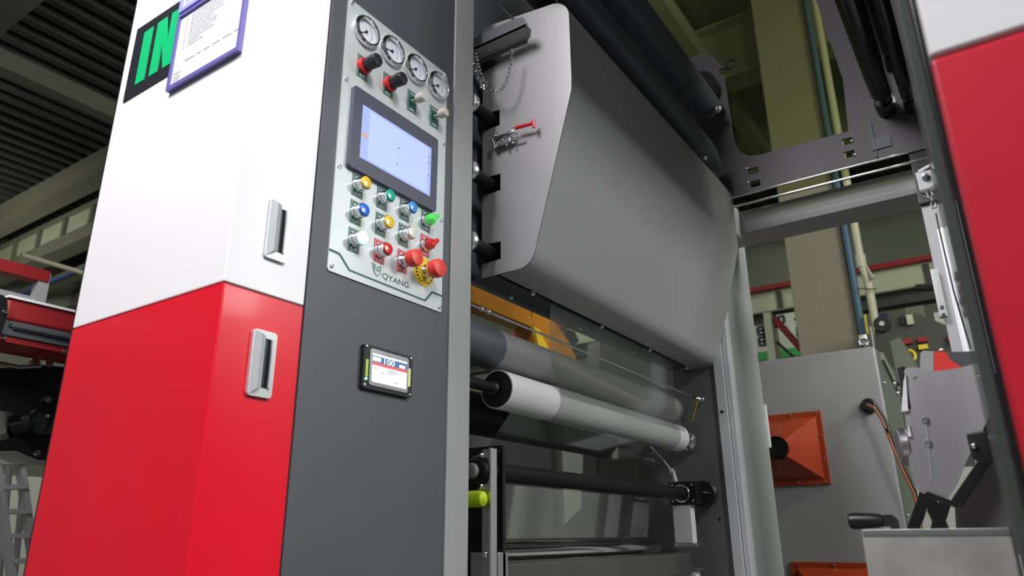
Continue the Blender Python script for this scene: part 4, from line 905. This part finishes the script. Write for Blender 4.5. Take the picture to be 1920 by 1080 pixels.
MB().prism([G(*p, 1.245) for p in ((1704, 795), (1709, 818), (1702, 818))], (.004, 0, 0)).build('strip_tip', 'white', t)
MB().box(1.25, 1.29, G(1700, 730).y-.003, G(1700, 730).y+.008, G(1700, 770).z, G(1700, 685).z, .002).build('rear_clamp', 'black', t)
MB().sph(G(1686, 738, 1.26), .005, n=10).sph(G(1680, 720, 1.27), .005, n=10).build('thumb_screw', 'chrome', t)
# black knob & arms
t = thing('square_knob', 'black square ended clamp knob reaching out beside the steel plate', 'knob', (1.1, .03, .9))
K = lambda u, v, x=1.12: U('x', x, u, v)
MB().bar(K(1818, 838), K(1858, 834), .034, .034, .004, updir=(0, 0, 1)).build('square_head', 'black', t)
MB().cyl(K(1856, 834), K(1935, 830), .0215, n=28).build('collar', 'black', t)
MB().sph(K(1826, 836, 1.10), .004, n=10).build('end_screw', 'steel', t)
MB().box(1.10, 1.14, -.03, -.004, .87, .94).build('mount', 'black', t)
t = thing('black_lever_arm', 'black flat lever arm slanting from the square knob down to the plate', 'lever', G(1820, 900))
MB().bar(G(1852, 858, 1.235), G(1792, 946, 1.235), .015, .012, .002, updir=(1, 0, 0)).bar(G(1795, 948, 1.24), G(1735, 925, 1.24), .008, .008, .002, updir=(1, 0, 0)).build('arm', 'blackmetal', t)
t = thing('crossed_stand', 'crossed black metal legs below the steel plate', 'legs', (1.5, .1, .6))
for a, b in (((1738, 920), (1640, 1200)), ((1775, 935), (1690, 1200)), ((1742, 930), (1860, 1200))): MB().bar(U('x', 1.5, *a), U('x', 1.5, *b), .018, .018, .002).build('leg', 'blackmetal', t)
for k in range(3): MB().tube([U('x', 1.6, 1728+k*5, 930), U('x', 1.6, 1745+k*5, 965), U('x', 1.6, 1764+k*5, 1010)], .003, 6).build('cable', 'black', t)
o = MB().prism([U('x', 1.32, *p) for p in ((1790, 945), (1850, 830), (1960, 800), (1960, 1040), (1795, 1040))], (.02, 0, 0)).build('dark_base_panel', 'plate'); tag(o, 'dark grey panel under the square knob, above the steel tray', 'panel')
o = MB().prism([U('x', 1.34, *p) for p in ((1853, 700), (1880, 700), (1920, 860), (1830, 870))], (.02, 0, 0)).build('dark_gap_plate', 'blackmetal'); tag(o, 'black plate between the steel plate and the red cabinet', 'plate')
o = MB().box(3.4, 3.5, -.2, .35, 0, 1.05).build('pale_floor_cabinet', 'sign_white'); tag(o, 'pale cabinet glimpsed between the crossed black legs', 'cabinet')

# steel tray and crank
t = thing('steel_tray', 'scuffed stainless steel box in the lower right corner', 'steel box', (1.0, 0, .3))
MB().box(1.0, 1.16, .0195, .170, 0, .8055, .0012).build('box_body', 'tray', t); MB().box(.9985, 1.001, .0195, .169, .799, .8065, .0008).build('folded_rim', 'satin', t)
t = thing('crank_handle', 'black crank handle sticking out above the steel box', 'crank', (1.17, .18, .82))
p0 = U('x', 1.17, 1592, 977); p1 = U('x', 1.17, 1656, 976); d = (p1-p0).normalized()
MB().lathe(p0, d, [(.0085, 0), (.0105, .002), (.0115, .008), (.0100, .030), (.0092, (p1-p0).length-.006), (.0075, (p1-p0).length)], 28).build('grip', 'black', t)
q = U('x', 1.17, 1668, 983); MB().prism([U('x', 1.165, *s) for s in ((1656, 965), (1672, 965), (1682, 974), (1686, 1000), (1656, 1000))], (.016, 0, 0)).build('crank_arm', 'black', t)
MB().box(1.163, 1.165, U('x', 1.165, 1670, 992).y, U('x', 1.165, 1657, 992).y, .798, .811).build('steel_tab', 'satin', t)

# ============================================================ background seen below the hood
t = thing('amber_lifting_arm', 'amber painted lifting arm seen behind the film', 'arm', (3.2, 2.0, 1.8))
zb = U('y', 2, 940, 590).z; MB().box(1.9, 3.16, 2.0, 2.12, zb, zb+.16, .01).build('boom', 'robot', t); MB().box(1.9, 2.1, 2.0, 2.12, 0, zb+.16, .01).build('mast', 'robot', t)
MB().prism([U('y', 2.0, *p) for p in ((995, 580), (1030, 590), (1066, 640), (1096, 706), (1048, 700), (1012, 670), (1004, 640))], (0, .12, 0)).build('elbow', 'robot', t)
MB().prism([U('y', 1.98, *p) for p in ((1001, 612), (1012, 618), (1050, 700), (1018, 680))], (0, .02, 0)).build('rib', 'yellow', t)
t = thing('dark_joint', 'dark motor joint beside the amber arm', 'motor', U('y', 2.1, 1075, 635))
MB().prism([U('y', 2.1, *p) for p in ((1062, 618), (1078, 622), (1086, 640), (1075, 648), (1060, 640))], (0, .1, 0)).build('housing', 'black', t)
MB().sph(U('y', 2.0, 1103, 698), .03, n=14).build('ball', 'darkmachine', t)
o = MB().prism([U('y', 2.3, *p) for p in ((1125, 640), (1150, 640), (1145, 1100), (1110, 1100))], (0, .1, 0)).build('grey_upright', 'beam_dark'); tag(o, 'grey upright with bolts between the amber arm and green cabinet', 'upright')
o = MB().box(4.0, 4.45, 1.35, 1.95, 0, 2.0).build('green_grey_cabinet', 'enclosure_side'); tag(o, 'green grey cabinet seen through the film below the hood', 'cabinet')
o = MB().box(5.0, 5.1, 2.0, 3.6, 0, 1.55).build('pale_partition', 'sign_white'); tag(o, 'pale partition behind the lower film', 'partition')
t = thing('white_door_frame', 'narrow white framed strip with a blue panel, seen through the film', 'door strip', (4, 2.05, .8))
MB().box(4.0, 4.03, U('x', 4, 1145, 950).y, U('x', 4, 1129, 950).y, 0, U('x', 4, 1136, 875).z).build('frame', 'sign_white', t)
MB().box(3.98, 4.0, U('x', 4, 1143, 950).y, U('x', 4, 1131, 950).y, U('x', 4, 1136, 985).z, U('x', 4, 1136, 952).z).build('blue_panel', 'blue', t)
o = MB().box(2.9, 3.0, 1.75, 2.3, 0, 1.3).build('grey_machine_leg', 'plate'); tag(o, 'dark grey machine stand behind the white door strip', 'stand')
t = thing('red_topped_stand', 'dark stand with a red cover, showing through film under the white sleeved roller', 'stand', (3.2, 1.45, 0)); MB().box(3.2, 3.26, 1.35, 1.55, 1.12, 1.22).build('red_cover', 'hazard_red', t); MB().box(3.2, 3.26, 1.35, 1.55, 0, 1.119).build('base', 'slate', t)
